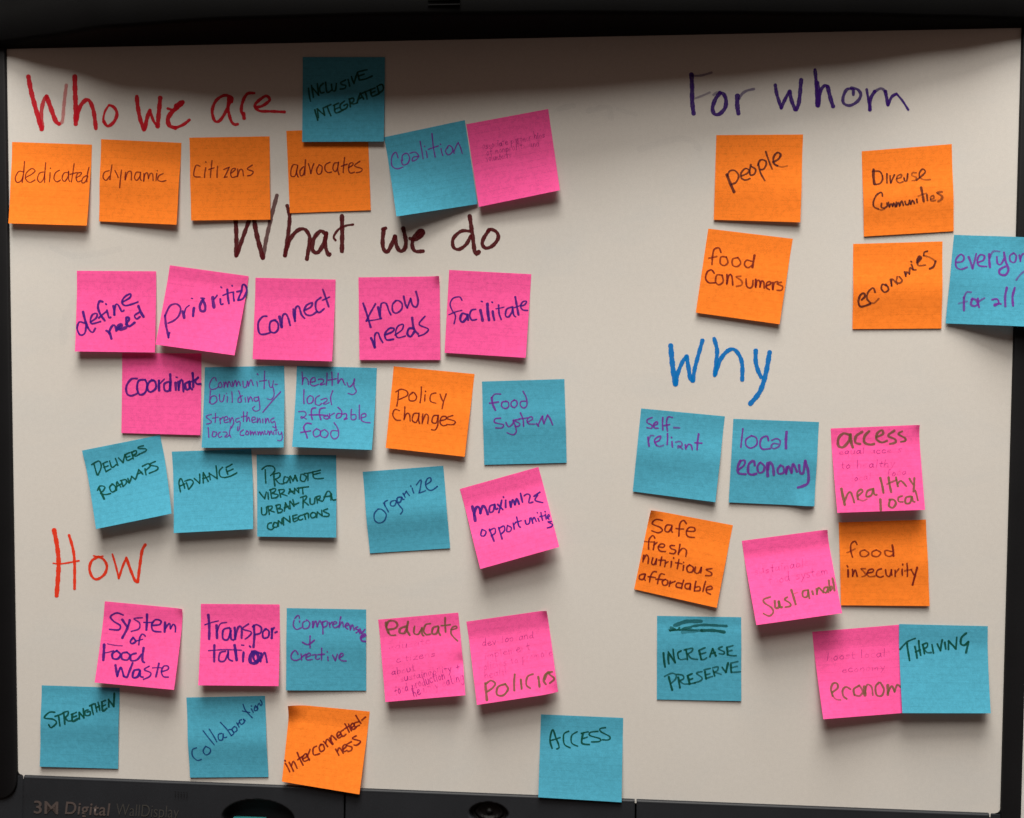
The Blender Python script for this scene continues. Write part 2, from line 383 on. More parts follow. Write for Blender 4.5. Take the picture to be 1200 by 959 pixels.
NOTES = [
 ('orange', N1 + '"dedicated", overlapping the left frame at the row\'s left end', ((14.2,166.5),(107.8,169.7),(101.7,264.6),(9.8,261.9)), (7,8), .2, {'bulge': 1.0}, (0,150,7.375), [('maroon', 1.25,
  "200,380 160,375 130,430 145,470 185,450 205,370; 208,290 200,400 190,470; 225,425 270,400 300,370 270,350 225,390 220,440 255,470 300,450; 375,380 340,390 322,440 345,470 375,440 385,380; 392,300 385,390 385,470; 430,385 425,465; 432,345 434,350; 510,365 475,390 465,440 490,465 520,450; 585,385 550,390 535,440 560,460 590,410 590,375; 590,375 590,440 600,460; 637,310 625,400 615,465; 605,400 665,385; 655,430 690,410 700,385 670,390 655,430 670,465 700,455; 750,410 715,430 705,470 730,470 755,420; 765,340 752,400 748,465")]),
 ('orange', N1 + '"dynamic", second note from the left in the top row', ((118.4,163.3),(212.6,167.6),(207,263.6),(116.1,259.6)), (2,7), .2, {'bulge': 2.0}, (110,150,7.375), [('maroon', 1.35,
  "135,370 95,385 85,430 110,455 140,420; 158,320 150,390 143,448; 185,370 215,430; 242,365 235,430 228,518; 278,385 275,450; 275,450 295,385 325,380 328,450; 400,385 370,385 355,430 375,455 400,420 405,385; 405,385 405,440 415,455; 435,395 435,460; 435,460 445,400 465,390 475,440; 475,440 490,395 510,400 515,455; 545,395 540,455; 548,368 552,373; 600,395 565,415 555,450 590,465 625,455")]),
 ('orange', N1 + '"citizens", partly covering the W of What', ((221.9,161.5),(315.9,160),(317,257.6),(224,258.6)), (4,2), .3, {'bulge': 1.6}, (215,150,7.99), [('maroon', 1.4,
  "155,360 120,350 100,410 105,455 160,460; 210,375 200,465; 208,318 212,323; 268,305 260,390 255,465; 240,390 290,375; 322,360 318,465; 380,390 430,370; 430,370 385,465; 385,465 415,460; 450,425 480,400 490,380 460,385 445,430 460,465 500,455; 510,385 510,455; 510,455 530,395 555,395 565,450; 645,350 600,385 655,410 640,440 605,450")]),
 ('orange', N1 + '"advocates", its top tucked under the shaded blue note', ((335.5,153.6),(430.9,150),(434.6,246.5),(339.7,250)), (1,1), .2, {}, (330,145,8.72), [('maroon', 1.45,
  "165,425 120,420 95,480 100,535 140,530 165,430; 165,430 155,500 170,545; 225,440 190,480 195,530 225,520 240,440; 245,370 240,450 238,525; 275,410 300,510; 300,510 330,410; 385,420 360,470 370,515 405,505 415,440 385,420; 495,395 450,420 445,470 475,500 510,495; 580,400 540,405 525,460 550,490 575,450 582,395; 582,395 575,470 588,520; 645,345 635,430 630,500; 610,435 670,415; 685,450 730,420 725,400 695,410 685,470 705,505 745,495; 800,385 745,430 820,460 810,490 765,500")]),
 ('blue', N3 + '"INCLUSIVE INTEGRATED", darkest note, shaded at the top', ((354.8,67.1),(451.1,67.1),(449.8,166.1),(354,166.4)), (4,4), .9, {'bulge': .4}, (350,60,8.72), [('green', 1.9,
  "100,380 120,510; 130,350 150,470; 135,370 205,450; 205,450 190,330; 250,330 215,370 225,425 260,420; 275,320 290,420 335,400; 335,340 345,400 375,400 385,330; 480,295 430,320 442,342 482,350 470,380 425,388; 505,290 520,355; 540,260 565,330; 565,330 600,220; 600,215 620,295; 620,295 680,285 750,255; 610,255 670,235; 600,215 700,190; 165,600 195,705; 190,590 200,680; 190,590 265,655; 265,655 250,580; 255,580 330,545; 290,560 330,660; 365,560 380,630 460,600; 370,595 420,575; 355,555 410,530; 470,510 425,550 440,600 490,580 500,540 465,555; 520,490 530,570; 515,490 560,480 560,515 525,530; 525,530 560,540 600,530; 600,520 630,430; 630,430 665,490; 610,490 650,470; 650,430 720,400; 680,420 700,490; 735,395 750,460 820,435; 740,430 780,410; 730,395 780,375; 800,360 820,430; 800,360 850,340 865,390 820,430")]),
 ('blue', N3 + '"coalition", its lower left corner lifted over a dark shadow', ((450,161),(544.7,140.9),(559.5,239.3),(464.6,253.9)), (20,3), .4, {'ex': 1.2}, (445,135,7.67), [('purple', 1.5,
  "160,380 140,330 105,370 105,450 150,480 205,465; 200,405 200,360 240,340 265,380 250,430 205,445 190,400; 270,340 315,330 345,360 330,395 290,410 300,375 350,370; 362,235 375,310 388,390; 415,320 425,380; 400,275 404,281; 470,165 480,280 497,375; 435,305 480,290 525,275; 550,300 565,360; 545,258 548,263; 610,290 590,320 610,355 645,340 655,300 625,270 605,290; 655,300 668,342; 665,330 690,270 705,245; 705,245 725,290 742,345")]),
 ('pink', N2 + 'three faint ballpoint lines, beside the blue coalition note', ((546.4,145.8),(642.4,127.9),(656.2,223.1),(561.3,242.7)), (9,13), .3, {}, (545,120,7.375), [('faint', 1.1,
  [('associate partnerships', 150,405,695,298,30,.9), ('of nonprofits and', 185,455,650,372,30,.9), ('volunteers', 185,510,405,472,28,.9)])]),
 ('orange', N1 + '"people" in slanted black pen', ((839.4,158.5),(941.1,157.8),(937.9,260.8),(836.3,257.9)), (1.2,4.5), .2, {'bulge': 1.8, 'bt': .62}, (830,150,7.99), [('black', 2.0,
  "w3.2 175,440 205,520 240,600; 180,450 200,405 250,400 285,450 260,510 215,530; 310,450 360,430 385,400 350,380 310,420 310,470 350,490 390,475; 400,345 390,400 395,440 430,435 445,390 405,360; 470,330 490,420 530,495; 465,350 490,300 535,305 545,340 520,385 490,390; 540,220 570,310 600,385; w2.3 610,320 660,290 680,250 650,230 615,270 615,330 650,355; a.5 650,355 690,365 740,355")]),
 ('orange', N1 + '"Diverse Communities", upper right of the board', ((1009.8,177.5),(1115.4,169),(1117.6,271.1),(1012.3,277.4)), (.8,.8), .2, {'bulge': 2.4, 'bt': .6}, (1000,160,7.99), [('black', 1.9,
  "w3 190,310 188,370 195,440; 180,325 250,330 275,390 250,440 195,450; 315,370 315,435; 315,350 316,358; 345,370 350,435; 350,435 385,360; a.7 405,395 445,385 450,355 415,370 405,410 430,435 465,425; 475,390 480,415 500,415 510,350; a.6 590,340 555,340 550,365 590,385 580,410 550,415; 590,410 640,370 675,330 650,305 620,340 620,385; a.5 620,385 660,405 720,405; 270,560 260,525 215,550 185,610 190,660 230,680; a.6 230,680 260,690 290,680; 260,630 260,665 290,670 315,650 310,625; 325,620 335,660; 335,660 350,630 365,655; 365,655 375,625 390,660; 400,620 400,655; 400,655 420,620 430,650; 430,650 450,605 465,645; 480,610 490,640 515,635 520,600; 525,600 535,635; 535,635 550,600 570,630; 590,590 595,620; w2.6 632,480 645,550 655,610; a.5 605,560 640,545 680,535; 685,550 690,600; a.7 720,590 750,580 745,555 720,570 725,605 765,600; w2.6 a.7 825,520 780,530 825,560 820,590 790,610")]),
 ('orange', N1 + '"food Consumers", below the people note', ((830,268.1),(929.1,280),(913.6,380.1),(815.3,366.6)), (3,5), .2, {'bulge': .8}, (810,265,7.99), [('maroon', 1.9,
  "280,245 260,205 215,220 200,290 195,360; a.7 165,300 240,285; a.8 330,290 280,290 275,350 310,370 345,340 330,290; a.8 435,295 390,310 390,365 430,380 465,345 440,295; a.8 570,330 520,320 500,360 530,390 570,370; w2.4 595,275 585,330 575,385; 215,440 190,410 150,430 135,490 165,530 225,530; a.8 290,460 240,460 230,520 260,550 300,520 290,460; 335,455 335,540; 335,540 355,460 380,465 390,550; a.7 465,470 420,475 470,510 475,550 425,565; 515,495 520,560 550,580 575,560 580,510; w2.2 605,500 605,570; 605,570 620,510 645,520 645,570; 645,570 660,515 680,525 685,580; 705,560 745,540 740,520 710,530 705,575 735,595; w2.2 765,530 765,590; a.8 765,590 780,530 810,520; a.8 845,525 805,540 855,565 845,600 805,600")]),
 ('orange', N1 + '"economies" written diagonally upward', ((999.8,286),(1104.5,283.1),(1103.3,385.1),(999,385.8)), (1,1), .2, {'bulge': 2.2, 'bt': .55}, (990,275,7.99), [('black', 2.0,
  "w2.4 155,610 185,580 175,550 140,570 125,630 150,675 235,650; 280,540 260,500 215,540 205,600 240,640; a.6 240,640 275,640 315,600; 385,480 350,465 340,510 370,540 405,520 400,490 380,465; 425,420 435,480; a.8 435,480 440,415 475,450 490,465; a.8 490,395 480,440 510,455 535,430 510,395; 560,350 570,390; 570,390 580,350 605,370; a.8 605,370 610,310 640,330 665,330; 620,250 626,256; 625,280 640,325; w2.8 680,260 715,220 700,205 680,240; a.8 680,250 690,290 755,285; 775,155 745,165 740,195; a.6 740,195 800,215 850,250; w2.4 850,250 830,300 795,320")]),
 ('blue', N3 + '"everyone, for all", hanging over the right frame', ((1118.1,275.3),(1224,279.4),(1215,383.4),(1108.1,379.1)), (3,11), .3, {'bulge': 1.2, 'bt': .45, 'ride': 5.5}, (1100,270,7.99), [('purple', 2.1,
  "165,300 225,290 240,250 210,225 165,270 165,340 210,365 270,345; w2.6 285,250 320,355; 320,355 355,220; 370,300 420,280 430,240 390,230 365,280 380,330 450,340; w2.6 475,225 480,345; a.7 480,260 510,200 570,200; 545,250 550,310 580,320 610,270; w2.6 610,210 625,290 650,370 620,420 570,410 570,370 620,340; 700,215 665,240 670,290 710,300 725,240 700,215; 755,235 765,290; 765,280 780,230 810,225 830,290; a.7 725,465 760,420 800,385; 850,270 900,250 895,225 855,240 850,290 900,290; a.7 305,580 265,580 240,630; w2.6 240,630 240,690 240,750; a.5 190,685 270,665; w2.6 320,640 305,690 335,710 370,690 350,650 310,645; 370,640 380,720; a.7 375,670 430,635; 500,650 545,645 560,680 520,710 525,690 580,690; w2.6 635,540 620,620 622,710; w2.6 710,540 690,620 695,705")]),
 ('pink', N2 + '"define need", leftmost of the pink row', ((90,317.5),(182.9,318.1),(181.6,413.3),(87.8,412)), (8,6), .9, {'bulge': .6}, (80,310,7.99), [('indigo', 2.1,
  "150,550 100,540 80,600 110,660 155,640 165,540; w2.8 135,445 160,540 180,590; 180,590 205,625 230,635 250,600; 205,540 260,500 265,460 225,470 205,520 220,555 300,535; w2.6 320,350 290,345 275,400 300,470 340,525; 285,500 350,445; 360,430 380,500 395,495; 350,370 354,374; w2.6 420,390 430,470; 430,470 440,380 465,380 500,440 520,430; 510,350 575,310 580,275 530,300 500,350 530,385 600,370 650,350; w3 355,620 385,640 405,695; w2.5 382,645 395,600 418,570 438,578 450,620; w3.6 460,605 500,575 490,560 465,585 490,610 540,590; w2.6 540,560 570,510 545,495 545,550 570,580 620,545; 660,450 620,480 640,510 670,490; w3 655,390 680,450 705,490")]),
 ('pink', N2 + '"prioritize" running up to the right edge', ((199,311),(291.4,323.8),(274.9,416.6),(182.3,403.9)), (9,18), .7, {'ex': 1.1, 'hinge': .16}, (180,305,7.99), [('indigo', 2.1,
  "w2.6 105,520 115,610 135,690 142,725; 140,725 150,680; 105,520 150,430 210,410 250,450 235,520 190,565 135,590; w3.2 270,480 285,540; w1.6 285,500 300,450 330,425; w2.8 375,450 368,525; w1.6 350,357 362,360; 440,355 472,360; w2.8 455,370 430,430 440,475 475,475 480,430 460,375; w3.6 550,350 562,440; w1.6 560,370 590,330; 620,365 625,415 645,410; w1.8 625,250 634,259; w2.4 685,275 690,340 700,405; w1.6 645,330 690,310 730,300; w2 742,300 748,380; 730,238 732,242; w2.2 775,295 820,285; 820,285 785,375; w2.3 785,375 830,360 865,290 855,235 830,230 820,270")]),
 ('pink', N2 + '"connect" in a rising line', ((299.4,325.6),(393.3,327.8),(389.1,423.6),(296,421.1)), (6,9), .6, {'bulge': .8}, (290,315,7.99), [('indigo', 2.2,
  "180,445 140,450 100,510 110,600 150,615 210,600; 265,480 215,500 210,580 250,600 285,570 285,510 250,480; w3.2 300,450 320,545; 320,540 330,440 360,425 380,460 400,530; w2.6 430,380 445,490; 445,480 450,370 480,355 505,430 535,465; 530,390 590,360 605,320 555,340 530,390 550,430 600,435 650,400; 685,270 640,310 640,380 670,410 715,375; 705,195 730,270 758,355; w1.8 700,295 765,265")]),
 ('pink', N2 + '"know needs", its upper right corner curling', ((420,325.3),(515.1,324),(516.1,422),(421.3,422)), (2.5,2.5), .5, {'curl': [(1, 0, .14, 3.5)], 'bulge': .8}, (410,315,7.99), [('indigo', 2.0,
  "w2.4 125,325 155,410 195,545; 240,330 195,410 155,490; w1.5 155,490 230,480 300,465; w2.6 265,360 290,465; 285,430 295,330 340,325 365,390 385,430; 430,300 400,340 405,400 440,415 485,380 490,330 460,300 430,300; w2.3 505,260 520,330 540,365; 540,365 570,280; w2.2 570,280 590,345 625,355 640,300 620,215; w3 200,650 235,735; 235,730 235,620 265,600 285,650 310,690; w2.2 330,620 400,590 415,560 370,560 330,610 345,665 410,660; w1.7 425,620 490,570 500,520 450,540 430,600 450,645 520,630; w2.6 600,560 555,560 540,610 570,635 605,590; w2.6 585,460 600,560 640,610; w1.8 705,445 650,520 735,565 700,610 645,630")]),
 ('pink', N2 + '"facilitate", rightmost of the pink row', ((526.3,316.5),(622.6,321.5),(616.1,419.5),(521,413.6)), (3,7), .4, {'bulge': .8}, (515,310,7.99), [('indigo', 2.0,
  "w1.6 210,335 190,305 130,315 100,370 120,430 150,480 138,555; w1.5 90,470 150,445 210,430; w2.6 260,470 215,460 195,510 215,540 250,510 265,470; w2.4 265,470 270,520; 340,420 300,430 285,480 305,520 350,515; w3 385,430 405,525; 393,345 402,348; w3.2 450,370 465,520; w2.6 500,440 515,520; 493,352 498,356; 555,380 560,460 580,515; w1.4 530,415 605,400; 675,400 630,420 620,480 650,490 680,440 685,400; 685,400 695,470 715,490; w2.4 710,305 725,390 740,470; w1.4 700,405 765,380; w1.8 765,390 800,375 815,345 780,350 760,390 780,425 825,430")]),
 ('pink', N2 + '"coordinate", tucked below the define and prioritize notes', ((143.1,413.8),(236.1,414.4),(235.1,510.1),(142.3,507.6)), (2,2), .2, {}, (135,405,7.99), [('indigo', 2.4,
  "205,310 150,315 105,380 110,450 150,470 205,450; 280,320 220,330 205,400 230,460 280,440 300,370 280,320; 360,325 320,340 300,400 330,435 380,400 375,340 340,320; w2.8 410,330 412,420; w1.5 415,360 460,315; 500,340 460,360 465,420 505,420 515,350; w2.8 515,270 518,350 515,420; w2.8 565,350 568,415; w1.8 570,295 580,299; 590,340 595,415; 595,400 610,330 630,330 640,430; w2.8 690,340 655,360 665,410 695,400 695,340; w2.8 695,340 700,390 720,410; w2.6 725,260 730,330 730,390; w1.6 710,340 760,310; 775,300 750,330 765,360 800,360")]),
 ('blue', N3 + '"community-building / strengthening local community" in purple', ((240,430.6),(332.9,428.8),(332.4,524.5),(236.3,524.9)), (6,12), .4, {'bulge': .4}, (230,420,7.99), [('purple', 1.35,
  "185,210 175,180 145,195 120,255 135,290 180,285 205,265; 225,225 205,240 215,275 240,260 225,225; 255,225 258,275; 258,275 275,220 290,270; 290,270 305,215 325,265; 335,220 340,265; 340,265 365,205 375,260; 375,260 395,215 410,255; 435,215 440,270 465,270 475,215; 480,215 485,260; 485,260 510,200 530,255; 565,220 572,262; 570,145 578,155; 640,120 635,200 632,285; 590,215 655,205; 675,210 685,265 705,270 720,210; 715,270 725,340 700,385 660,380; 735,245 755,245; 130,305 125,400 145,430 190,400 180,355 140,360 120,415; 215,340 220,400 245,405 262,345; 290,360 288,410; 280,328 282,332; 330,315 335,410; 430,350 395,370 390,410 420,405 410,350 395,305; 455,370 460,410; 480,360 485,410; 485,410 505,360 525,400; 575,365 540,370 545,400 575,395 580,360; 580,360 590,430 590,480 550,495 525,470 545,450; w1.5 785,315 700,410 622,505; 140,525 90,545 140,590 125,610 95,615; 178,515 175,600; 150,560 205,550; 220,560 225,610; 225,570 250,550; 260,580 295,570 285,545 260,560 265,600 300,595; 310,560 315,600; 315,600 335,555 350,600 330,650; 400,560 370,570 375,600 405,590 410,620 400,670 385,675 390,640; 440,500 440,590; 420,550 470,540; 475,505 470,590; 470,590 490,550 500,590; 520,580 550,570 545,550 520,560 525,600 560,595; 570,560 572,600; 572,600 590,560 600,600; 620,570 622,605; 645,565 648,605; 648,605 665,560 680,600; 725,560 695,575 705,605 730,590 740,630 735,650 715,640; 110,650 118,740; 155,690 150,730 180,730 190,695 160,685; 225,690 205,710 215,740 240,730; 250,690 280,690 290,710 265,735 290,735 310,720; 325,640 310,700 325,740; 440,670 415,690 415,720 445,720; 475,680 460,710 485,715 490,690 470,680; 505,680 510,715; 510,715 525,685 535,715; 535,715 550,685 560,715; 575,685 580,715; 580,715 595,685 605,715; 605,715 620,685 630,715; 640,680 645,710 665,705 670,680; 680,685 685,715; 685,715 700,680 712,710; 722,690 726,715; 745,640 745,710; 730,675 760,670; 765,690 775,715 800,700; 795,690 805,740 790,770 760,768")]),
 ('blue', N3 + '"healthy local affordable food" in purple', ((347.8,429),(441.6,431.3),(435.8,527.4),(342.3,523.9)), (12,13), .4, {}, (335,420,7.99), [('purple', 1.5,
  "150,130 150,245; 150,230 170,180 200,200 208,245; 225,225 270,215 265,180 235,195 225,240 255,260 300,245; 300,200 340,195 350,220 315,245 330,250 360,240; 385,140 375,250; 430,130 430,255; 395,205 470,190; 490,140 485,235; 485,235 520,190 545,240 555,250; 570,230 590,270 625,240 640,195; 640,195 635,260 655,310 625,340 580,330; 165,295 165,425; 220,350 195,380 205,425 245,410 250,365 220,350; 310,350 275,375 275,430 310,440 330,425; 325,390 375,375 380,400 345,425 370,430 400,415; 435,305 415,370 425,435; 115,500 170,500 185,530 145,565 140,545 190,570; w1.8 275,465 240,475 235,530 245,575; w1.8 215,530 290,530; w1.8 365,465 320,475 310,520 325,575; w1.8 295,530 370,535; 385,540 350,550 370,570 400,560 385,530; 405,520 410,560; 410,540 450,515; 485,460 520,500 510,550 470,560 480,520 520,520; 530,525 560,520 565,550 540,575 570,565; 610,480 610,570 650,570 650,530 610,530; 685,440 685,570; 700,560 745,545 740,520 705,530 705,580 740,600 785,605; w1.8 235,615 190,610 165,650 185,700 200,745; w1.7 140,695 230,680; 285,660 255,690 270,735 315,720 320,680 285,660; 355,670 325,690 330,730 375,740 395,700 365,670; 450,605 485,660 490,730 450,755 420,720 430,680 480,680")]),
 ('orange', N1 + '"policy changes", the only orange note mid-board', ((461.3,429.4),(556.1,438.5),(544.5,535.4),(451.9,525.1)), (6,7), .2, {'bulge': 1.0}, (445,425,7.99), [('maroon', 1.55,
  "175,270 160,405; 150,275 200,250 255,270 255,310 180,345; 305,285 275,310 280,355 330,355 345,320 320,280 300,280; 390,230 378,375; 425,300 422,360; 428,268 430,272; 525,285 480,300 475,360 525,380; 565,295 590,360; 622,295 600,360 585,430; 185,450 140,440 122,490 150,535 195,540; 235,415 228,535; 228,530 255,475 280,490 285,548; 360,475 320,480 305,540 340,560 365,510 368,475; 368,475 365,540 375,570; 405,480 398,570; 400,560 430,485 455,500 450,570; 545,495 505,500 490,555 530,565 548,495; 548,495 545,580 520,630 485,628; 565,545 620,530 620,505 580,510 565,560 590,590 625,585; 685,495 625,520 705,550 690,580 630,580")]),
 ('blue', N3 + '"food system" in purple, lying nearly flat', ((564.8,447.3),(661.4,444.4),(664.1,542.4),(567.5,544.9)), (.8,.8), .2, {'bulge': 1.8, 'bt': .5}, (555,435,7.99), [('purple', 1.7,
  "255,215 200,215 170,250; w2.4 170,250 180,310 205,365; w2 150,300 235,288; 310,285 270,290 265,330 300,350 330,330 325,290 300,280; 385,270 355,290 355,325 385,340 410,310 400,275 375,272; 465,190 495,250 500,320 470,345 440,320 445,285 490,280; 255,440 205,445 200,480 280,500 265,530 210,530; 305,480 330,520 370,490 375,455; 372,460 395,520 400,570 370,595 315,575; 435,450 385,460 435,490 420,515 390,515; 440,390 465,450 470,515; 425,445 510,435; 510,475 555,445 540,425 505,450 515,490 575,495; w2 590,490 610,515; 605,505 640,430 650,420; w2 645,425 660,490; 660,490 695,410; w2 695,410 720,450 740,500")]),
 ('blue', N3 + '"DELIVERS ROADMAPS", tilted, with a small crease', ((96,528.2),(187.4,510),(201.1,602),(112.5,620.1)), (14,16), .9, {'curl': [(.45, 0, .12, .7)]}, (90,505,7.99), [('green', 1.75,
  "155,320 180,415; 130,320 200,285 220,340 190,415; 240,310 265,385; 265,385 310,360; 245,345 285,330; 235,310 280,290; 300,285 320,345 360,320; 355,260 375,325; 385,255 425,300; 425,300 445,225; 450,230 465,280 510,260; 455,250 490,240; 450,225 490,205; 510,200 520,265; 505,205 550,185 550,215 520,230; 520,230 545,240 580,220; 620,140 580,150 570,165 640,170 640,190 580,220; w2.4 200,540 225,590 250,640; 185,560 210,520 255,530 235,570 215,580; 215,590 260,600 310,590; 330,500 300,530 320,575 355,560 350,520 320,500; 365,560 365,490; 370,480 405,530; 360,530 410,500; 410,470 425,525; 400,470 450,460 455,495 425,525; 455,470 480,490; 470,450 485,490; 485,490 505,430; 505,430 540,460; 545,450 570,370; 570,365 610,410; 555,410 600,390; 630,360 640,415; 605,335 660,310 680,330 640,370; 725,290 670,320 745,340 740,370 670,400")]),
 ('blue', N3 + '"ADVANCE", with a shadow across its upper right', ((201.3,529.4),(294.5,526.3),(296.6,620.1),(203.5,624.9)), (13,12), .2, {}, (195,520,7.99), [('green', 1.75,
  "125,455 110,370 130,330 160,400 165,420; 115,400 165,380; 180,370 200,430; 165,355 220,340 245,370 205,430; 255,330 305,375; 305,375 305,290; 340,370 340,280; 340,275 385,355; 335,330 390,310; 405,340 395,280; 395,280 470,330; 470,330 460,210; 520,225 490,260 500,310 540,320; 555,240 570,290; 545,320 600,305 655,275; 560,265 620,240; 555,225 610,195")]),
 ('blue', N3 + '"PROMOTE VIBRANT URBAN-RURAL CONNECTIONS" in green', ((300.6,532.8),(393.9,533.5),(394.1,630.1),(301.5,628.9)), (5,6), .2, {}, (290,525,7.99), [('green', 1.7,
  "165,205 170,330; 135,200 180,170 240,175 255,215 215,260; w2 245,250 255,355; 250,245 300,235 300,270 260,295; 260,295 300,335 340,335; 345,275 335,320 365,325 385,285 350,270; 400,325 395,270; 400,265 425,310; 425,310 445,260; w2.2 445,260 465,310; 500,250 495,300 530,315 550,270 510,245; 530,240 600,230; 565,240 565,305; 610,230 620,280 660,290 710,285; 620,250 680,235; 610,225 680,210; 110,415 160,475; 160,475 175,415; 190,420 195,480; 215,395 225,470; 205,395 260,380 255,410 230,425 285,440 270,465 225,472; 295,395 310,460; 290,395 340,390 340,410 315,430; 315,430 370,450; 385,430 400,385; 390,385 430,425; 390,415 430,405; 440,430 440,380; 440,380 480,420; 480,420 475,375; 465,380 570,365; 515,380 520,430; 130,560 135,620 165,625 180,600 175,555; 190,550 205,620; 185,550 230,545 225,570 200,585; 205,585 250,600; 270,540 285,605; 265,540 305,530 305,560 285,570 325,575 320,600 285,610; 345,590 355,520; 355,515 390,570; 345,560 385,545; 400,570 395,500; 400,500 435,545; 435,545 425,485; 430,535 480,515; 520,470 520,560; 495,465 550,450 545,480 520,500; 525,500 570,535; 585,475 590,525 625,520 630,470; 645,465 655,515; 640,460 680,450 675,475 655,485; 655,485 700,500; 710,490 745,410 775,420 780,490; 715,460 780,450; 785,430 795,485 825,485; 225,700 195,710 190,750 225,765 250,745; 250,700 240,735 275,740 285,710 255,695; 290,730 290,680; 290,680 325,710; 325,710 325,665; 340,720 335,655; 340,650 400,695; 400,695 395,640; 425,640 435,690 470,675; 430,665 460,655; 425,635 465,625; 500,630 475,650 490,675 520,665; 510,630 560,610; 535,625 545,665; 570,615 575,655; 610,605 590,625 605,655 640,640 635,610 605,605; 650,650 655,600; 655,600 700,635; 700,635 695,585; 750,570 710,590 765,620 755,640 715,640")]),
 ('blue', N3 + '"organize" in thin blue ballpoint', ((425,553.1),(519.5,546),(527.6,642.6),(433.5,648.6)), (.8,.8), .2, {'bulge': 3.0, 'bt': .55}, (420,540,7.99), [('navy', 1.55,
  "190,450 155,490 155,550 195,580 245,560 265,500 225,455 185,450; 240,395 260,430 285,475; 250,420 250,385 275,370; 350,370 310,380 305,415 340,420 360,380; 355,375 390,420 420,460 400,495; w2 405,340 370,345 365,385 395,385 410,345; 405,340 420,360 430,360; 420,305 440,340; 430,320 450,285; 450,285 480,325; 505,255 520,300; 492,235 494,240; 545,225 580,180 590,190 580,260 570,300; 570,300 600,292 630,280; 640,220 680,190 675,160 645,170 630,220 650,265 690,275 740,240")]),
 ('pink', N2 + '"maximize opportunities", tilted, bottom edge lifted high', ((538.8,573.2),(631,547.4),(655.4,641),(562.8,667)), (17,18), .3, {'bulge': 1.6, 'bt': .72, 'ex': 1.2}, (535,545,7.375), [('indigo', 2.2,
  "w3.4 135,365 160,485; w2.8 150,440 170,370 195,375 205,420; w2.8 205,420 225,360 245,370 270,430; 330,345 290,360 285,410 315,405 330,350; 330,350 340,390 355,380; 355,345 400,390; 390,310 365,415; 425,310 425,370; w1.8 405,280 407,284; w2.4 460,320 470,365; w2.4 470,355 485,305 505,345; w2.4 505,345 520,295 540,340; 553,250 570,325; w1.9 585,270 610,255 635,270 625,330 660,325; w2 670,275 720,240; w2 700,265 680,310 745,330; w1.8 220,560 210,610 240,615 255,580 220,560; 285,560 325,660; w1.8 285,570 330,550 335,590 300,615; w2 365,545 395,640; w1.8 365,555 410,530 415,570 385,600; w1.8 440,530 435,575 465,575 475,545 440,525; w1.9 490,505 500,555; w1.6 495,520 515,500; w1.9 520,455 540,530 555,540; w1.7 510,500 560,485; w1.9 595,485 605,515 630,505 635,465; w1.9 645,460 660,505; w1.8 655,490 670,455 690,490; w1.8 705,465 715,490; w1.8 698,415 700,419; w1.9 730,415 745,480; w1.6 720,450 765,440; w1.8 768,430 775,470; w1.8 765,405 767,409; w1.7 785,460 805,445 795,430 785,460 800,470; w1.8 820,490 790,495 830,515 820,535 785,545")]),
 ('blue', N3 + '"self-reliant" in purple', ((751.3,478.8),(849.5,488.1),(838.3,588.6),(741.5,576.1)), (2,5), .2, {'bulge': 2.2, 'bt': .5}, (735,475,7.99), [('purple', 1.9,
  "235,115 190,135 190,165 230,185 230,215 185,210; 250,190 285,175 280,155 250,175 255,210 290,215; 335,115 335,230; 425,115 385,110 370,160 378,240; 345,190 400,180; w2.4 a.8 440,210 490,212; w2.2 195,300 205,380; a.7 200,330 220,285 250,285; 260,345 300,330 315,290 280,300 255,330 275,375; a.7 275,375 300,385 340,375; 378,265 375,365; 420,340 425,390; 415,300 417,304; a.7 455,345 500,340 515,370 475,400 480,375 520,410; 545,370 550,410; 550,400 575,365 600,375 610,415; w2.2 670,270 660,340 655,415; 635,350 700,355")]),
 ('blue', N3 + '"local economy" in bold purple', ((859.4,491),(959.8,494.8),(954.1,593.3),(854,588.9)), (2,2), .2, {'bulge': 1.6, 'bt': .45, 'curl': [(.9, 1, .3, 2.0)]}, (850,480,7.99), [('purple', 1.9,
  "165,180 145,350; 245,245 195,280 195,335 240,360 295,325 290,265 245,245; w2.2 405,290 390,250 340,270 325,330 350,370 420,365; a.85 435,290 480,272 515,295 500,345 455,365 430,348 450,318 495,322; w3 575,210 568,360; w2.2 125,560 175,520 180,475 140,480; w2.8 140,480 115,540 125,595 190,605; w2.8 275,520 265,480 220,510 215,590 250,610 290,600; w2.5 320,500 300,540 315,590 355,580 365,530 330,495; w3.4 395,500 398,620; w3 400,560 415,495 445,530 455,610; w2.5 510,530 490,560 500,600 545,590 545,540 515,520; w2.8 575,540 570,600; w2.6 570,590 590,530 620,590; w2.8 620,590 635,510 670,580; w2.8 690,520 700,590 730,590 745,480; w3 748,480 775,580 775,680 730,715 680,730")]),
 ('orange', N1 + '"food insecurity", below the pink access note', ((982.8,612.3),(1085.1,609),(1089.5,710.4),(985.6,709.5)), (2,3), .2, {'bulge': 1.8, 'bt': .5}, (975,600,7.99), [('maroon', 1.8,
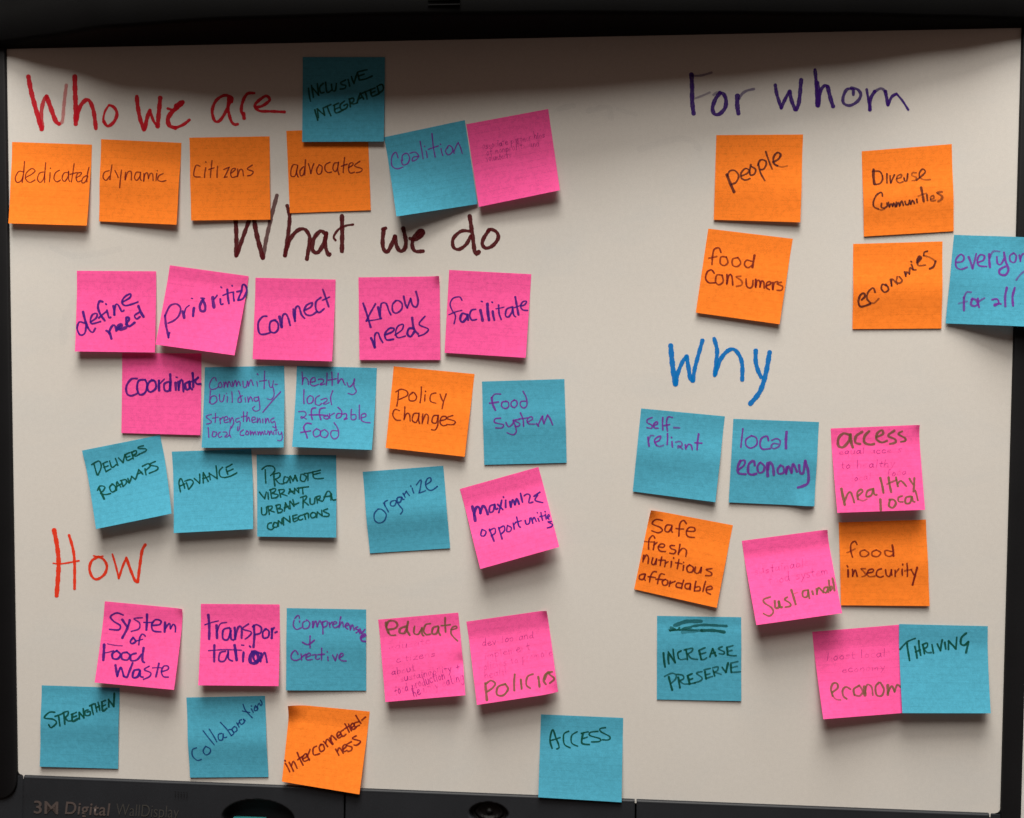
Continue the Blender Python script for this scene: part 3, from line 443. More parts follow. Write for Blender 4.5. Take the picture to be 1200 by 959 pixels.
  "235,305 215,275 180,300 175,360 190,420; a.6 140,380 215,345; a.8 305,355 265,370 270,410 315,415 345,385 305,355; a.8 415,355 375,375 380,410 430,415 455,380 415,355; a.8 560,370 500,360 500,400 540,415 575,395; w2.2 565,310 575,410; w2.2 148,540 150,605; 138,500 145,512; 190,535 192,600; 192,595 215,540 235,600; a.7 310,530 270,530 300,560 315,590 280,605; 330,570 380,560 385,535 345,540 325,580; a.7 325,580 350,605 400,600; 460,530 425,545 415,590 450,610 480,600; 500,540 510,590 540,600 555,540; 555,540 560,590; 590,545 592,600; a.7 592,570 625,530; 655,535 658,590; 660,488 661,493; 700,480 705,600; a.7 680,550 745,535; 740,540 765,585; w2.2 795,520 775,600 755,680")]),
 ('pink', N2 + '"access healthy local" in olive over faint ballpoint', ((973.5,502.3),(1077,498.1),(1084.1,597.6),(981.3,601.1)), (14,13), .3, {'ex': 1.1, 'curl': [(1, 0, .12, 2)]}, (970,490,7.99), [
  ('faint', 1.1, [('equal access', 110,345,705,322,32,1.1), ('to healthy', 125,472,640,455,36,1.0), ('local', 225,590,415,578,36,.9), ('food', 560,548,755,530,36,.9)]),
  ('olive', 2.6, "w3 210,160 150,145 105,190 105,260 150,275 200,220 215,155; w3.2 215,160 225,230 240,275; w3 325,130 270,170 265,230 310,245; w3 390,125 350,170 350,230 400,250 440,245; w2.6 460,180 520,150 510,115 470,140 460,195 510,230 560,215; 625,120 570,165 635,200 640,230 590,245; w2.2 700,125 665,150 730,190 730,215 690,225; w3 130,665 145,740 160,810; w2.2 160,780 190,710 220,700 250,790; w2.3 285,730 330,690 315,670 280,700 285,760; a.6 w2 285,760 330,775 370,760; w2.3 425,665 375,685 365,735 410,725 430,665; w2.4 430,665 440,715 460,720; w2.6 497,565 525,700; 575,560 598,695; a.8 w2 560,620 650,580; w2.2 645,560 660,640; w2.2 655,620 690,590 740,640; w2.2 770,570 800,620; w2.4 815,565 805,690; w2.8 495,765 498,860; w2.4 585,770 575,820 610,840 640,800 620,765 580,765; w2 700,730 665,745 665,780 705,785; w2.3 780,735 735,745 730,795 770,795 790,740; w2.3 790,740 800,780 815,785; w2 822,680 845,770")]),
 ('orange', N1 + '"safe fresh nutritious affordable", strongly tilted', ((762.5,597.5),(858.9,615.7),(839.9,712.4),(743.1,690.7)), (2,5), .2, {'curl': [(0, 0, .2, 3.5)], 'bulge': 1.2}, (740,595,7.99), [('maroon', 1.8,
  "290,120 230,110 195,150 270,185 290,215 250,235 190,215; 380,165 330,165 315,215 350,225 380,175; 380,175 375,215 385,230; 515,150 490,120 455,150 445,265; 420,195 490,200; 520,220 590,220 590,190 545,185 515,225 530,270 590,280; 220,285 200,260 165,300 160,385; a.7 120,315 205,320; 215,320 205,390; 210,350 240,325; 255,365 300,370 310,345 275,340 250,370 270,405 320,410; 405,355 365,355 370,380 415,400 400,430 360,425; 455,345 440,435; 445,420 480,380 515,400 510,455; 115,445 108,505; 110,490 140,440 160,470 155,520; 200,470 190,520 215,530 235,480; 235,480 230,530; 285,460 270,540; 255,490 315,490; 320,500 312,550; 318,520 345,505; 375,505 370,555; 395,468 397,472; 445,485 430,570; 415,515 475,525; 490,540 485,585; 488,510 490,514; 545,535 520,560 530,600 570,600 580,560 545,535; 600,555 595,605 630,610 655,560; 655,560 650,610; 755,570 700,580 750,610 745,635 695,635; 125,620 80,630 75,665 110,670 130,625; 130,625 120,665 130,680; 235,600 205,600 180,640 170,695; 155,645 225,655; 310,625 275,620 255,665 245,710; 230,670 300,675; 320,670 290,690 300,725 335,720 340,685 315,670; 365,690 355,735; 360,710 410,690; 470,710 430,705 420,740 460,750; 490,680 470,755; 550,710 510,715 505,750 540,760 555,715; 555,715 550,765; 605,690 590,780; 590,780 640,775 640,740 600,745; 695,690 670,785; 700,770 755,760 745,735 705,750 705,790 740,810")]),
 ('pink', N2 + '"sustainable" in olive, its bottom edge lifted farthest', ((869.3,634),(969.1,620.7),(986.8,718.7),(886.4,732.7)), (22,20), .3, {'ex': 1.1, 'curl': [(1, 0, .12, 2)]}, (865,615,7.375), [
  ('faint', 1.1, [('sustainable', 145,440,630,360,36,.75), ('food system', 270,520,795,430,38,.75)]),
  ('olive', 2.1, "280,630 225,650 230,680 290,720 305,760 270,790 220,770; w2.6 320,665 325,720 355,715 355,670; w3 355,670 365,715 380,715; 430,630 405,650 450,680 455,705 410,715; w2.6 465,570 500,690; a.4 w1.4 490,600 520,590; 605,570 565,580 565,625 600,625 610,570; w2.2 610,570 620,640; w2.4 645,580 652,607; 680,560 685,605; 685,600 700,550 740,590; 775,545 750,550 742,580 762,592 780,565; 778,545 784,588; w2.2 788,488 800,575; 800,572 818,556 812,536 798,550; w2.4 820,470 836,572")]),
 ('blue', N3 + '"INCREASE PRESERVE" under a scribbled-out line', ((770,721.9),(868.6,723.5),(868.6,821.6),(769.8,819.9)), (.8,.8), .2, {'bulge': 1.2, 'bt': .35}, (760,715,7.99), [('green/scribble', 3.2, "a.9 w4 205,182 290,175; a.75 w3.2 205,185 350,170 500,140 730,150; a.6 w4.4 250,145 350,108 495,105; a.55 w3 210,165 300,180 500,190; a.8 w3.6 500,190 610,190 710,205; a.35 w4 320,205 450,195"), ('green', 1.9,
  "w2.4 140,400 155,530; w2.4 185,410 190,500; w2.2 185,390 250,490; 250,490 230,365; 305,380 275,400 280,445; a.7 280,445 300,462 350,455; 350,365 365,460; a.8 335,370 410,355 405,385 365,410; a.8 370,410 400,450 460,460; w2.4 475,380 495,460; a.8 495,460 520,462 545,445; a.8 485,410 535,395; a.8 470,375 530,350; 575,435 600,360; w2.3 600,360 630,425; 580,405 625,395; a.8 690,340 655,360 710,390 700,410 660,405; w2.4 735,355 740,415; a.8 740,415 780,425 820,425; a.7 740,385 780,375; a.7 730,345 790,330; w2.3 190,625 222,745; a.75 150,620 220,590 260,610 250,650 205,690; w2.3 280,630 295,725; a.8 265,600 320,610 330,640 295,660; a.75 295,665 330,690 380,690; w2.6 370,625 385,690; a.8 385,690 440,680; 375,655 415,640; 365,615 410,595; a.8 500,575 450,590 500,630 490,660 430,680; w2.2 530,575 540,640; a.7 540,640 600,620; a.8 535,605 575,595; a.8 520,560 580,545; 605,560 620,615; a.7 600,540 650,530 645,565 615,580; a.7 615,580 680,600; 690,535 725,580; w2.4 725,580 745,495; w2.3 770,510 775,580; a.7 775,580 860,575; a.7 775,540 830,525; a.7 770,495 835,480")]),
 ('pink', N2 + '"econom", its right edge under the blue Thriving note', ((951.8,740.6),(1057,732),(1061,835.5),(964.8,843)), (18,11), .3, {'ex': 1.2}, (945,725,7.67), [
  ('faint', 1.1, [('boost local', 190,385,725,345,36,.7), ('economy', 325,495,720,465,32,.7)]),
  ('olive', 2.2, "235,670 285,630 280,590 245,590 225,640 240,700; a.6 w1.8 240,700 270,730 310,735; 400,640 360,620 330,650 335,700 365,725; 475,610 430,640 435,690; a.8 435,690 480,700 510,660 480,605; w3.6 525,620 530,690; a.8 w2 530,680 550,600 590,620 600,690; 655,580 625,620 635,690 680,695 700,640 670,580; w3 735,605 735,685; 735,670 770,610 795,660; 795,660 820,600 850,620")]),
 ('blue', N3 + '"THRIVING", at the lower right beside a pink note', ((1053.5,731.5),(1157.6,734),(1161.1,836.1),(1057.3,835.8)), (14,13), 1.1, {}, (1050,725,7.99), [('green', 1.95,
  "a.9 45,295 110,225 185,190; w2.2 110,240 120,310 135,400; w2.2 185,270 205,375; w2.2 220,215 240,350; 190,320 235,300; w2.2 260,255 275,335; 255,250 300,235 300,270 270,290; a.8 270,290 300,325 340,325; 345,250 360,330; 395,245 425,305; w2.2 425,305 440,205; w2.2 465,230 475,290; 500,295 500,220; w2.4 500,215 570,290; 570,290 575,180; w2.4 660,140 620,180 615,240 650,255 685,220; w2.4 685,225 675,280 665,325")]),
 ('blue', N3 + '"STRENGTHEN", bottom left corner of the board', ((48.9,803.3),(140.3,806.2),(138.4,901.1),(46.9,898.4)), (2.5,1.5), .2, {'bulge': 2.0, 'bt': .45}, (40,795,8.72), [('green', 1.9,
  "215,345 160,345 110,400 200,415 235,450 180,500 155,470; 220,385 300,355; 255,380 270,480; w2.2 305,350 320,465; 300,350 350,335 350,370 320,400; 325,400 350,430 390,430; w2.4 395,370 400,435 460,405; 400,395 440,380; 385,365 435,345; 470,410 465,350; 465,345 515,400; 515,400 505,310; 555,320 525,335 530,375 575,370 575,335 545,345; 570,280 610,260; 590,280 610,365; 625,260 645,340; 655,245 675,325; 635,300 670,280; w2.4 695,250 705,330 745,305; 695,285 730,270; 690,240 730,225; 765,290 765,215; 760,215 815,285; w2.2 815,285 820,150")]),
 ('pink', N2 + '"System of Food Waste" in indigo', ((122.8,704.8),(214.5,713.5),(203.9,808.6),(111,799.9)), (11,15), .8, {'ex': 1.2, 'curl': [(1, 0, .12, 2)]}, (105,700,7.99), [('indigo', 2.1,
  "310,170 250,150 190,185 220,230 280,270 265,310 180,305; w2.8 300,215 345,280; w2.6 370,220 345,300 300,385; w1.8 490,195 410,205 460,245 455,300 385,325; w2.6 535,165 525,310; w1.6 500,240 590,240; 580,270 650,260 660,225 610,215 575,265 590,320 660,330; w2.8 700,240 695,330; w2 700,300 740,250 750,300; w1.8 750,300 775,260 795,280 795,330; w2.2 400,385 375,420 390,440 425,420 405,385; w1.9 515,370 490,350 465,380 455,450; w1.5 430,415 490,400; w3 130,450 125,590; w1.3 a.8 160,440 300,460; w1.4 135,525 220,505; w2.4 250,505 210,530 215,575 260,580 285,540 250,505; w2.2 345,520 300,530 300,580 350,590 375,550 345,520; w2.2 430,530 385,545 385,595 440,590 480,540; w2.5 500,480 490,590 510,615; w2.8 240,640 260,740; w2.2 260,740 290,660 320,740; w2.4 320,740 350,750 370,700 400,620; w2.5 460,680 415,690 405,750 450,745 470,690; w2.4 470,690 475,740 500,750; w1.8 555,650 510,680 570,710 560,745 505,770; w2.1 645,625 620,745; w1.3 585,665 685,665; w1.8 670,700 730,680 730,650 690,650 670,700 690,745 735,750")]),
 ('pink', N2 + '"transpor-tation" with a corrected letter', ((235.3,707.8),(327.6,708.5),(326.6,804.1),(232.3,803.3)), (11,9), .4, {}, (225,700,7.99), [('indigo', 2.1,
  "w2.9 150,170 155,395; w1.4 115,262 180,240 245,225; w2.8 225,270 230,385; w1.6 230,330 260,255 320,240; w2.2 345,290 290,310 285,390 330,400 360,320; w2.6 355,300 360,390 385,405; w2.6 395,290 400,395; w2.4 400,380 430,285 460,290 460,385; w1.9 525,255 470,300 550,330 530,370 495,395; w2.6 575,270 580,370 572,470; 565,280 600,260 645,290 635,340 580,355; 690,300 660,330 665,385 710,375 715,320 680,300; w2.6 745,300 742,385; 745,310 765,290; 775,335 792,327; w2.6 205,455 205,605; w1.3 150,505 300,495 460,500; 310,510 260,525 250,595 300,600 335,530; 335,510 340,580 375,600; w3.2 395,455 415,590; w2.6 480,520 475,605; w1.6 460,452 482,454; w2.2 535,462 545,470; w3.8 570,520 545,550 545,610 590,620 620,580 600,520 560,515; w2.6 640,530 600,520 570,560 600,610 640,580; w2.3 645,530 640,605; 650,570 675,520 690,560 700,610")]),
 ('blue', N3 + '"comprehensive + creative" in purple', ((336,712.8),(429.1,714.4),(429.1,809.5),(335.3,809.1)), (3,1), .2, {'bulge': 1.6, 'bt': .4}, (330,705,7.99), [('purple', 1.7,
  "170,190 160,130 125,160 110,220 140,260 185,245; 235,175 200,200 205,250 250,245 265,200 235,170; w2.4 295,190 295,240; 295,240 320,180 335,235; 335,235 360,180 385,230; 385,190 390,300; 385,195 425,180 425,225 395,240; 445,195 455,240; 450,215 475,190; 480,215 520,200 500,185 480,215 500,245 540,225; 555,145 540,240; 545,225 570,190 580,235; 595,230 630,215 615,200 595,230 620,255; 640,220 645,265; 645,260 665,215 680,265; 715,235 690,250 725,270 700,290; 720,260 735,295; 735,255 750,295; 750,295 780,260; w2.4 755,330 790,315 775,300 745,330 755,365 785,370; 270,320 270,430; w2 200,380 250,400 310,360; 155,490 130,455 95,490 95,535 135,550 175,535; 185,490 190,545; 188,520 230,490; 235,520 275,500 260,480 230,510 240,545 290,540; 290,500 325,495 320,530 345,540 355,530; 378,435 375,545; 340,495 405,490; 435,515 437,550; 430,465 431,469; 480,500 505,550; 505,550 525,490; 540,525 580,500 565,480 540,515 560,550 605,555")]),
 ('pink', N2 + '"educate" in olive over many faint lines', ((443.1,726.3),(537,718.1),(545.4,814.9),(451.5,822.9)), (12,15), .3, {'bulge': 1.4, 'bt': .5, 'curl': [(1, .62, .25, -3)]}, (435,710,7.99), [
  ('faint', 1.1, [('educate', 165,420,565,360,32,.8), ('citizens', 230,540,610,470,32,.7), ('about', 190,655,420,605,34,1.1), ('sustainability &', 275,715,835,600,34,1.15), ('food production', 225,835,700,680,42,1.2), ('healthy eating', 400,850,875,690,42,1.2)]),
  ('olive', 2.0, "w2.4 150,225 220,215 245,180 220,145 165,145 140,200; w2.8 140,160 140,200 160,255; w2 160,255 180,280 225,280; w2.6 330,195 275,215 265,255 310,260 335,210; w2.3 345,150 335,230 360,280; 405,195 400,260 440,270 475,210; 475,210 475,270 490,285; 555,170 510,180 490,240 515,275 555,270; w2.2 625,195 580,210 570,265 610,265 630,205; 630,205 630,250 645,280; 692,110 695,250; w1.6 655,190 740,180; w1.8 745,230 800,215 790,195 755,210 745,260 770,300 808,335")]),
 ('pink', N2 + '"policies" in olive, right of the educate note', ((546.5,728.7),(640.7,715.2),(654.1,811.9),(558.9,826.3)), (18,15), .3, {'ex': 1.1, 'curl': [(1, 0, .13, 3), (1, 1, .25, -3)]}, (540,705,7.67), [
  ('faint', 1.1, [('develop and', 190,410,665,330,34,.9), ('implement', 215,525,635,440,36,.6), ('policies to promote', 165,630,830,485,34,.55), ('health', 215,695,445,655,36,.5)]),
  ('olive', 2.1, "w2.8 220,740 228,820 235,885; 225,745 270,715 310,740 285,780 235,815; w2.3 400,745 335,770 325,835 380,845 425,790 400,745; w2.3 485,660 482,800; w2.4 540,705 548,785; 650,655 600,680 590,750 625,780; w2.4 697,680 708,765; w2.4 755,700 780,640 800,640 760,660 745,710 765,745; w2.2 820,635 790,650 840,695 800,735")]),
 ('blue', N3 + '"collaboration" in thin diagonal blue ballpoint', ((218.4,817.6),(310.5,815.6),(314.6,910.8),(222.9,911.1)), (1,1), .2, {'bulge': 2.6, 'bt': .55}, (210,805,8.34), [('navy', 1.5,
  "175,590 135,610 135,670 180,715 220,705; 265,575 240,620 265,660 305,640 310,600 265,575; 238,425 350,560; 298,410 375,530; 420,450 390,460 395,510 430,510 435,455; 435,455 445,490 470,485; 405,345 470,410 515,470; 515,470 540,450 520,415 490,415; 545,385 520,410 540,440 570,420 560,390 540,385; 565,350 590,390; 575,365 590,345; 610,320 590,330 610,365 640,340 630,315; 630,315 650,330; 625,170 650,230 715,300; 620,235 690,250; 705,215 725,250; 705,185 707,189; 740,195 735,230 765,225 760,200 740,195; 745,180 770,210; 765,195 780,160 800,185 810,160 795,130")]),
 ('orange', N1 + '"interconnectedness", one curled corner, overlapping the bottom tray', ((339.5,825),(433.3,834),(421.1,931.1),(330.3,916.1)), (9.5,12), .3, {'curl': [(0, 0, .26, 6)], 'ex': 1.1}, (325,815,7.99), [('maroon', 1.85,
  "75,640 115,715; 68,612 75,617; 110,630 150,710; 130,665 150,620 185,685; 185,540 240,655; 190,605 245,570; 235,600 275,575 265,550 235,580 250,620 300,600; 270,550 300,610; 280,570 305,510; 365,480 335,500 340,560 395,550; 410,465 390,490 405,530 440,510 425,465 400,465; 430,435 470,485; 450,455 465,415 515,465; 485,405 520,460; 500,425 505,380 550,420; 560,390 590,365 575,345 555,370 570,405 605,385; 615,330 590,350 610,390 640,370; 630,270 670,350; 625,320 665,295; 665,275 690,335; 690,310 720,285 705,265 685,290 705,325 735,305; 760,250 720,265 725,300 765,285; 735,190 780,265; 790,235 825,205; 545,510 575,565; 560,530 580,495 615,545; 615,510 645,480 630,465 610,490 620,530 650,520; 690,440 645,470 695,490 690,520 660,530; 735,385 700,410 775,435 745,470 715,470")]),
 ('blue', N3 + '"ACCESS", overlapping the bottom tray by itself', ((633.9,837.3),(730.3,841.5),(728.4,940.4),(630.8,934.5)), (9,8.5), .3, {'bulge': .8, 'bt': .5}, (622,830,7.99), [('green', 1.75,
  "w2 200,380 180,300 205,205 235,280 260,340; 260,340 265,375 245,385; 180,310 275,280; 355,220 310,250 315,340 370,375; 435,225 385,260 385,330 440,360; w2.2 490,240 480,330 550,345; 480,290 530,275; 475,240 540,225; 630,220 560,230 555,260 650,290 645,315 570,320; 700,185 650,195 660,225 740,270 730,300 670,300")]),
]


# ------------------------------------------------------------------ setting: the wall behind
me = bpy.data.meshes.new('wall')
wall_bm = bmesh.new(); box(wall_bm, -2.2, 2.4, .045, .12, ZC - 1.45, ZC + 1.35)
wall = bm_obj('wall', wall_bm, M_WALL); wall['kind'] = 'structure'

# ------------------------------------------------------------------ the wall-mounted board
ZT, ZB = ZC + BH / 2, ZC - BH / 2
XL, XR = -BW / 2, BW / 2
board = bpy.data.objects.new('digital_whiteboard', None); COL.objects.link(board)
board.location = (0, 0, 0)
board['label'] = 'wall-mounted digital whiteboard with black plastic frame carrying all the sticky notes'
board['category'] = 'whiteboard'
bm = bmesh.new(); box(bm, XL - .004, XR + .004, 0, .006, ZB - .004, ZT + .004)
bm_obj('writing_surface', bm, M_BOARD, board)
bm = bmesh.new(); box(bm, XL - .018, XR + .015, .007, .043, ZB - .05, ZT + .06)
bm_obj('back_case', bm, M_BLACK, board, .003)

def column(x0, x1, inner):
    """side frame: a rounded bar whose lower inner corner is turned in an arc"""
    zt, zb, r = ZT + .06, ZB - .0235, .0175
    pr = [(x0, zt), (x1, zt)]
    if inner == 'r':
        pr += [(x1, zb + r)] + [(x1 - r + r * math.cos(a), zb + r - r * math.sin(a)) for a in [math.pi / 2 * i / 8 for i in range(1, 9)]] + [(x0, zb)]
    else:
        pr += [(x1, zb), (x0 + r, zb)] + [(x0 + r - r * math.sin(a), zb + r - r * math.cos(a)) for a in [math.pi / 2 * i / 8 for i in range(1, 9)]]
    bm = bmesh.new()
    vs = [bm.verts.new((x, -.0036, z)) for x, z in pr]
    f = bm.faces.new(vs)
    r_ = bmesh.ops.extrude_face_region(bm, geom=[f])
    for v in r_['geom']:
        if isinstance(v, bmesh.types.BMVert): v.co.y = .0065
    return bm
bm_obj('side_frame', column(XL - .024, XL, 'r'), M_BLACK, board, .0014)
bm_obj('side_frame', column(XR, XR + .0172, 'l'), M_BLACK, board, .0014)

# bottom tray: separate lengths butted with thin seams; oval recesses pressed in
def ray_x(u, v): return P(u, v, .003).x
def tray(x0, x1, holes, name='tray_section', back=0.0):
    nx = max(3, int((x1 - x0) / .0011)); H = .075
    zs = [0, .0002, .0005, .0009, .0014, .0019] + [.003 + i * .0012 for i in range(61)]
    def prof(d):
        if d < .0018: return back - .0018 - .0018 * math.sqrt(max(0, 1 - (1 - d / .0018) ** 2))
        return back - .0036 - (d - .0036) * .05
    v = []; f = []
    for j, d in enumerate(zs):
        for i in range(nx + 1):
            x = x0 + (x1 - x0) * i / nx
            e = min(x - x0, x1 - x)
            y = prof(d) + (.0009 * (1 - min(1, e / .0009)) ** 2)
            for (hx, hz, ax, az, dep, ring) in holes:
                q = math.hypot((x - hx) / ax, (d - hz) / az)
                if q < 1.14:
                    t = min(1, max(0, (1.14 - q) / .16)); t = t * t * (3 - 2 * t)
                    y += dep * t
                    if ring and .62 < q < .80: y -= .0022
                    if ring and q < .18: y -= .0025
            v.append((x, y, ZB - d))
    w = nx + 1
    for j in range(len(zs) - 1):
        for i in range(nx):
            a = j * w + i; f.append((a, a + w, a + w + 1, a + 1))
    # back and sides close the section
    b = len(v)
    v += [(x0, .0066, ZB), (x1, .0066, ZB), (x1, .0066, ZB - zs[-1]), (x0, .0066, ZB - zs[-1])]
    tl, tr, br, bl = 0, nx, (len(zs) - 1) * w + nx, (len(zs) - 1) * w
    f.append((b, b + 1, *[tr - i for i in range(nx + 1)]))
    f.append((b + 3, *[bl + i for i in range(nx + 1)], b + 2))
    f.append((b, *[j * w for j in range(len(zs))], b + 3))
    f.append((b + 1, b + 2, *[j * w + nx for j in range(len(zs) - 1, -1, -1)]))
    f.append((b, b + 3, b + 2, b + 1))
    o = pydata(name, v, f, M_TRAY, board)
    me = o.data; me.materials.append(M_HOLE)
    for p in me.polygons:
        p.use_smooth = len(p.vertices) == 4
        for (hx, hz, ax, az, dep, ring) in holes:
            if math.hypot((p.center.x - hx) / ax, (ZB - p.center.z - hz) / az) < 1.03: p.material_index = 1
    return o
G = .0009
def recess(u, v, ax, az, dep, ring=False):
    q = P(u, v, .004); return (q.x, ZB - q.z, ax, az, dep, ring)
xs = [XL - .0225, ray_x(26.5, 915), ray_x(404, 925), ray_x(745, 940), ray_x(1161, 955), XR + .0165]
holes = [[], [recess(302.7, 960, .0315, .0165, .017)], [recess(572.7, 954.5, .0165, .0098, .008, True)], [], []]
for i in range(5):
    tray(xs[i] + (G if i else 0), xs[i + 1] - (G if i < 4 else 0), holes[i], 'tray_corner' if i in (0, 4) else 'tray_section', .0028 if i in (0, 4) else 0.0)

# small fillets that round the lower corners of the opening
for x, s in ((XL, 1), (XR, -1)):
    r = .0042
    pts = [(x - s * .0005, ZB - .0005)] + [(x + s * (r - r * math.sin(a)), ZB + r - r * math.cos(a)) for a in [math.pi / 2 * i / 7 for i in range(8)]]
    bm = bmesh.new(); vs = [bm.verts.new((a, -.0007, b)) for a, b in pts]
    f = bm.faces.new(vs); r_ = bmesh.ops.extrude_face_region(bm, geom=[f])
    for v in r_['geom']:
        if isinstance(v, bmesh.types.BMVert): v.co.y = -.00005
    bm_obj('corner_fillet', bm, M_BLACK, board)

# a teal thing lying in the left recess
bm = bmesh.new()
a, b = P(274, 957, -.002), P(312, 959, -.002)
box(bm, a.x, b.x, -.002, .004, ZB - .058, a.z)
bm_obj('teal_insert', bm, M_TEAL, board, .0008)

# tiny sound holes
bm = bmesh.new()
for r in range(3):
    for c in range(5):
        q = P(205.5 + c * 3.4, 928 + r * 2.6 + c * .25, .0048)
        bmesh.ops.create_circle(bm, cap_ends=True, radius=.0006, segments=8,
                                matrix=Matrix.Translation((q.x, -.0050 , q.z)) @ Matrix.Rotation(math.pi / 2, 4, 'X'))
bm_obj('sound_holes', bm, M_HOLE, board)

# lettering on the tray
def lettering(text, name, x0, y0, x1, y1, mat, bold, shear=0.0, sep=1.0):
    """text filling the box between two measured corners (cap top-left, baseline bottom-right)"""
    cu = bpy.data.curves.new(name, 'FONT'); cu.body = text; cu.size = 1; cu.offset = bold; cu.shear = shear
    cu.space_character = sep
    tmp = bpy.data.objects.new(name + '_tmp', cu); COL.objects.link(tmp)
    dg = bpy.context.evaluated_depsgraph_get(); dg.update()
    me = bpy.data.meshes.new_from_object(tmp.evaluated_get(dg))
    bpy.data.objects.remove(tmp)
    mnx = min(v.co.x for v in me.vertices); mxx = max(v.co.x for v in me.vertices)
    cap = max(v.co.y for v in me.vertices)
    A, B = P(x0, y0, .0050), P(x1, y1, .0050)
    A0 = P(x0, y1, .0050)
    h = A.z - B.z
    for v in me.vertices:
        x = A.x + (v.co.x - mnx) / (mxx - mnx) * (B.x - A.x)
        z = B.z + v.co.y / cap * h
        d = ZB - z
        v.co = (x, -.0036 - (d - .0036) * .05 - .00035, z)
    me.name = name
    o = link(name, me, mat, board)
    return o
lettering('3M', 'logo_lettering', 39.7, 938.3, 68.5, 954.0, M_LOGO, .010, 0, 1.0)
lettering('Digital', 'logo_lettering', 76, 939.6, 129.5, 955.8, M_LOGO, .012, .12, 1.06)
lettering('WallDisplay', 'thin_logo_lettering', 136.5, 942.0, 210, 958.6, M_LOGO2, -.008, .1, 1.0)

# top housing: a bowed hood that juts out and shades the top of the board
def hood(x):
    t = (x - XL) / BW
    knots = [(-.05, .008), (.0, .010), (.05, .022), (.13, .043), (.25, .055), (.40, .057), (.55, .052), (.7, .043), (.82, .034), (.93, .022), (1.0, .013), (1.05, .008)]
    for (a, ya), (b, yb) in zip(knots, knots[1:]):
        if a <= t <= b:
            k = (t - a) / (b - a); k = k * k * (3 - 2 * k) * .5 + k * .5
            return ya + (yb - ya) * k
    return .008
n = 96; v = []; f = []
sec = lambda p: [(.0066, .0001), (-.0045, .0001), (-p + .004, .0015), (-p + .0012, .0026), (-p, .0055), (-p - .001, .03), (-p + .004, .055), (-p * .6, .075), (.0066, .082)]
for i in range(n + 1):
    x = XL - .0235 + (BW + .0405) * i / n
    for (y, z) in sec(hood(x)): v.append((x, y, ZT + z))
k = 9
for i in range(n):
    for j in range(k):
        a = i * k + j; b = i * k + (j + 1) % k
        f.append((a, b, b + k, a + k))
f.append(tuple(range(k))); f.append(tuple(n * k + j for j in range(k - 1, -1, -1)))
hd = pydata('top_housing', v, f, M_HOOD, board)
for p in hd.data.polygons: p.use_smooth = len(p.vertices) == 4
# vent slats on the hood's face
for i in range(5):
    x0, x1 = P(503, 20, .05).x, P(540, 20, .05).x
    z = ZT + .010 + i * .0042
    bm = bmesh.new(); box(bm, x0, x1, -.0571, -.0545, z - .0004, z + .0004)
    bm_obj('vent_slat', bm, M_HOOD, hd)

# ------------------------------------------------------------------ headings written on the board
def on_board(x, y, h): 
    return P(x, y, h)
for colour, words, pen, parts in HEADINGS:
    strokes = []
    for crop, w0, txt in parts:
        strokes += list(parse(txt, crop, w0))
    strokes.sort(key=lambda q: min(p[0] for p in q[0]))
    groups = []; right = -99
    for q in strokes:                                       # a gap wider than 18 px parts two words
        x0, x1 = min(p[0] for p in q[0]), max(p[0] for p in q[0])
        if x0 - right > 18: groups.append([])
        groups[-1].append(q); right = max(right, x1)
    for word, g in zip(words, groups):
        R = Ribbons()
        for pts, w, a in g: R.add(pts, w * 1.16, on_board, a, .16)
        R.build('marker_word', INK[pen], board, colour + ' marker word ' + word)
for pts, w, a in parse(GHOSTS, (0, 0, 1), 2.5):
    R = Ribbons(); R.add(pts, w, on_board, a, .2)
    R.build('wiped_mark', INK['ghost'], board)

# ------------------------------------------------------------------ sticky notes
def inv_bilinear(c, u, v):
    (x0, y0), (x1, y1), (x2, y2), (x3, y3) = c       # TL TR BR BL
    s, t = .5, .5
    for _ in range(12):
        X = (1-s)*(1-t)*x0 + s*(1-t)*x1 + s*t*x2 + (1-s)*t*x3 - u
        Y = (1-s)*(1-t)*y0 + s*(1-t)*y1 + s*t*y2 + (1-s)*t*y3 - v
        a = (1-t)*(x1-x0) + t*(x2-x3); b = (1-s)*(x3-x0) + s*(x2-x1)
        c_ = (1-t)*(y1-y0) + t*(y2-y3); d = (1-s)*(y3-y0) + s*(y2-y1)
        det = a*d - b*c_
        s -= (d*X - b*Y)/det; t -= (a*Y - c_*X)/det
    return s, t

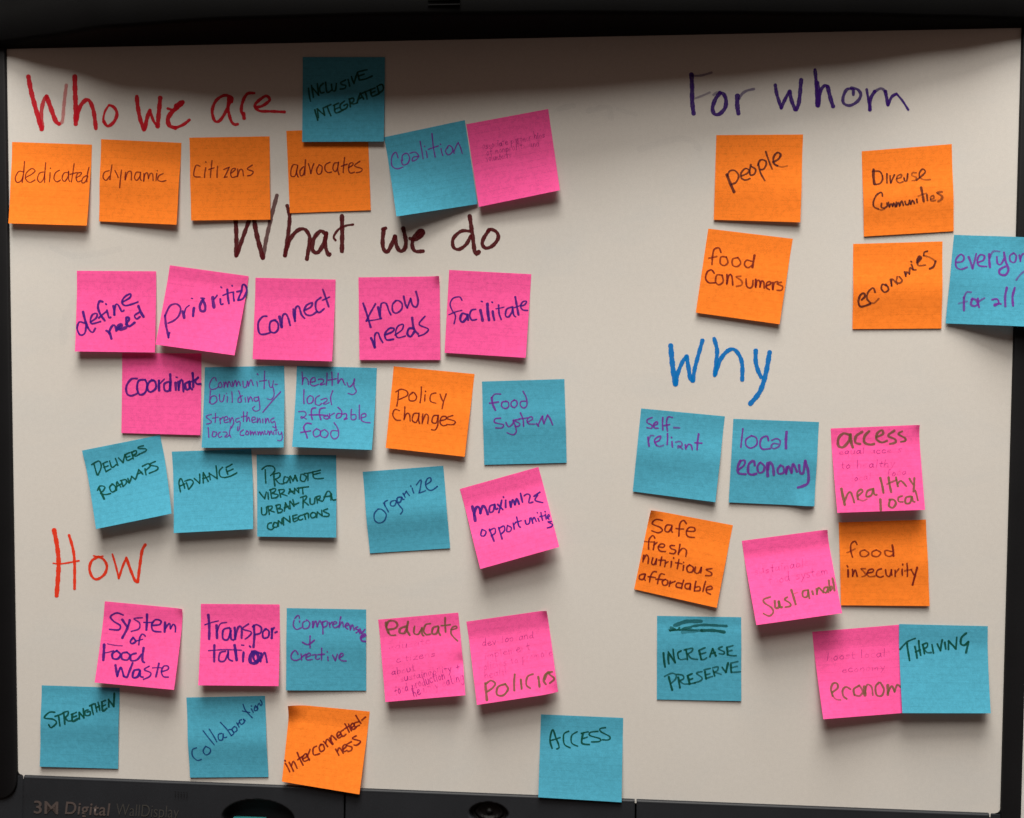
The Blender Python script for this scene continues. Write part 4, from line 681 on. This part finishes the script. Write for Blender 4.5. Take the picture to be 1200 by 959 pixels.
def sticky(colour, label, corners, lifts, base, shape, crop, texts):
    root = bpy.data.objects.new('sticky_note', None); COL.objects.link(root)
    root['label'] = label; root['category'] = 'sticky note'; root['group'] = 'sticky notes on the whiteboard'
    b = base * .001; bl, br = lifts[0] * .00064, lifts[1] * .00064
    ride = shape.get('ride', 0) * .001                                # one side rides up over a frame
    Ls = (b, b + ride, b + br + ride, b + bl)
    Q = [P(c[0], c[1], l) for c, l in zip(corners, Ls)]
    bulge = shape.get('bulge', 0) * .0006; bt = shape.get('bt', .5); ex = shape.get('ex', 1.35)
    curls = shape.get('curl', []); hinge = shape.get('hinge', .20)
    ph = rnd.uniform(0, 6); ph2 = rnd.uniform(0, 6); tw = rnd.uniform(-.25, .25)
    def lift(s, t):
        g = 0 if t < hinge else ((t - hinge) / (1 - hinge)) ** ex
        l = b + (bl * (1 - s) + br * s) * g
        if t > hinge * .7:                                           # paper never hangs as a ruled surface
            e = (t - hinge * .7) / (1 - hinge * .7)
            l += bulge * math.exp(-((t - bt) / .22) ** 2)
            l += .00055 * e * (1 + math.sin(2.6 * s + ph + 3.5 * t)) * .5 * (.5 + .5 * math.sin(4.0 * t + ph2))
        k = min(1, max(0, s / .75)); l += ride * k * k * (3 - 2 * k)
        for (cs, ct, rad, h) in curls:
            d = math.hypot(s - cs, (t - ct))
            if d < rad: l += h * .001 * (1 - d / rad) ** 2
        return max(l, b)
    def surf(s, t, h=0):
        p = (Q[0] * (1 - s) + Q[1] * s) * (1 - t) + (Q[3] * (1 - s) + Q[2] * s) * t
        return Vector((p.x, -(lift(min(1, max(0, s)), min(1, max(0, t))) + h), p.z))
    N = 26
    cen = surf(.5, 0)
    root.location = (cen.x, 0, cen.z)
    loc = Vector(root.location)
    rel = lambda p: p - loc
    v = [rel(surf(i / N, j / N)) for j in range(N + 1) for i in range(N + 1)]
    f = [(j*(N+1)+i, (j+1)*(N+1)+i, (j+1)*(N+1)+i+1, j*(N+1)+i+1) for j in range(N) for i in range(N)]
    me = bpy.data.meshes.new('paper'); me.from_pydata([tuple(x) for x in v], [], f); me.update()
    ul = me.uv_layers.new(name='sheet')
    for lp in me.loops:
        k = lp.vertex_index; ul.data[lp.index].uv = ((k % (N + 1)) / N, (k // (N + 1)) / N)
    for p in me.polygons: p.use_smooth = True
    link('paper', me, PAPER[colour], root)
    def place(x, y, h):
        s, t = inv_bilinear(corners, x, y)
        return rel(surf(s, t, h))
    pens = {}
    for pen, w0, txt in texts:
        R = pens.setdefault(pen, Ribbons())
        if pen == 'faint':
            for (t_, a0, b0, a1, b1, xh, dens) in txt:
                ox, oy, sc = crop
                for pts in font_strokes(t_, ox + a0/sc, oy + b0/sc, ox + a1/sc, oy + b1/sc, xh / sc):
                    R.add(pts, w0, place, dens * rnd.uniform(.15, 1.1))
        else:
            for pts, w, a in parse(txt, crop, w0): R.add(pts, w * 1.1, place, a * rnd.uniform(.86, 1.0), .16)
    for pen, R in pens.items():
        ink_name, _, what = pen.partition('/')
        R.build(what or ('faint_handwriting' if pen == 'faint' else 'handwriting'), INK[ink_name], root)
    return root

for nd in NOTES: sticky(*nd)
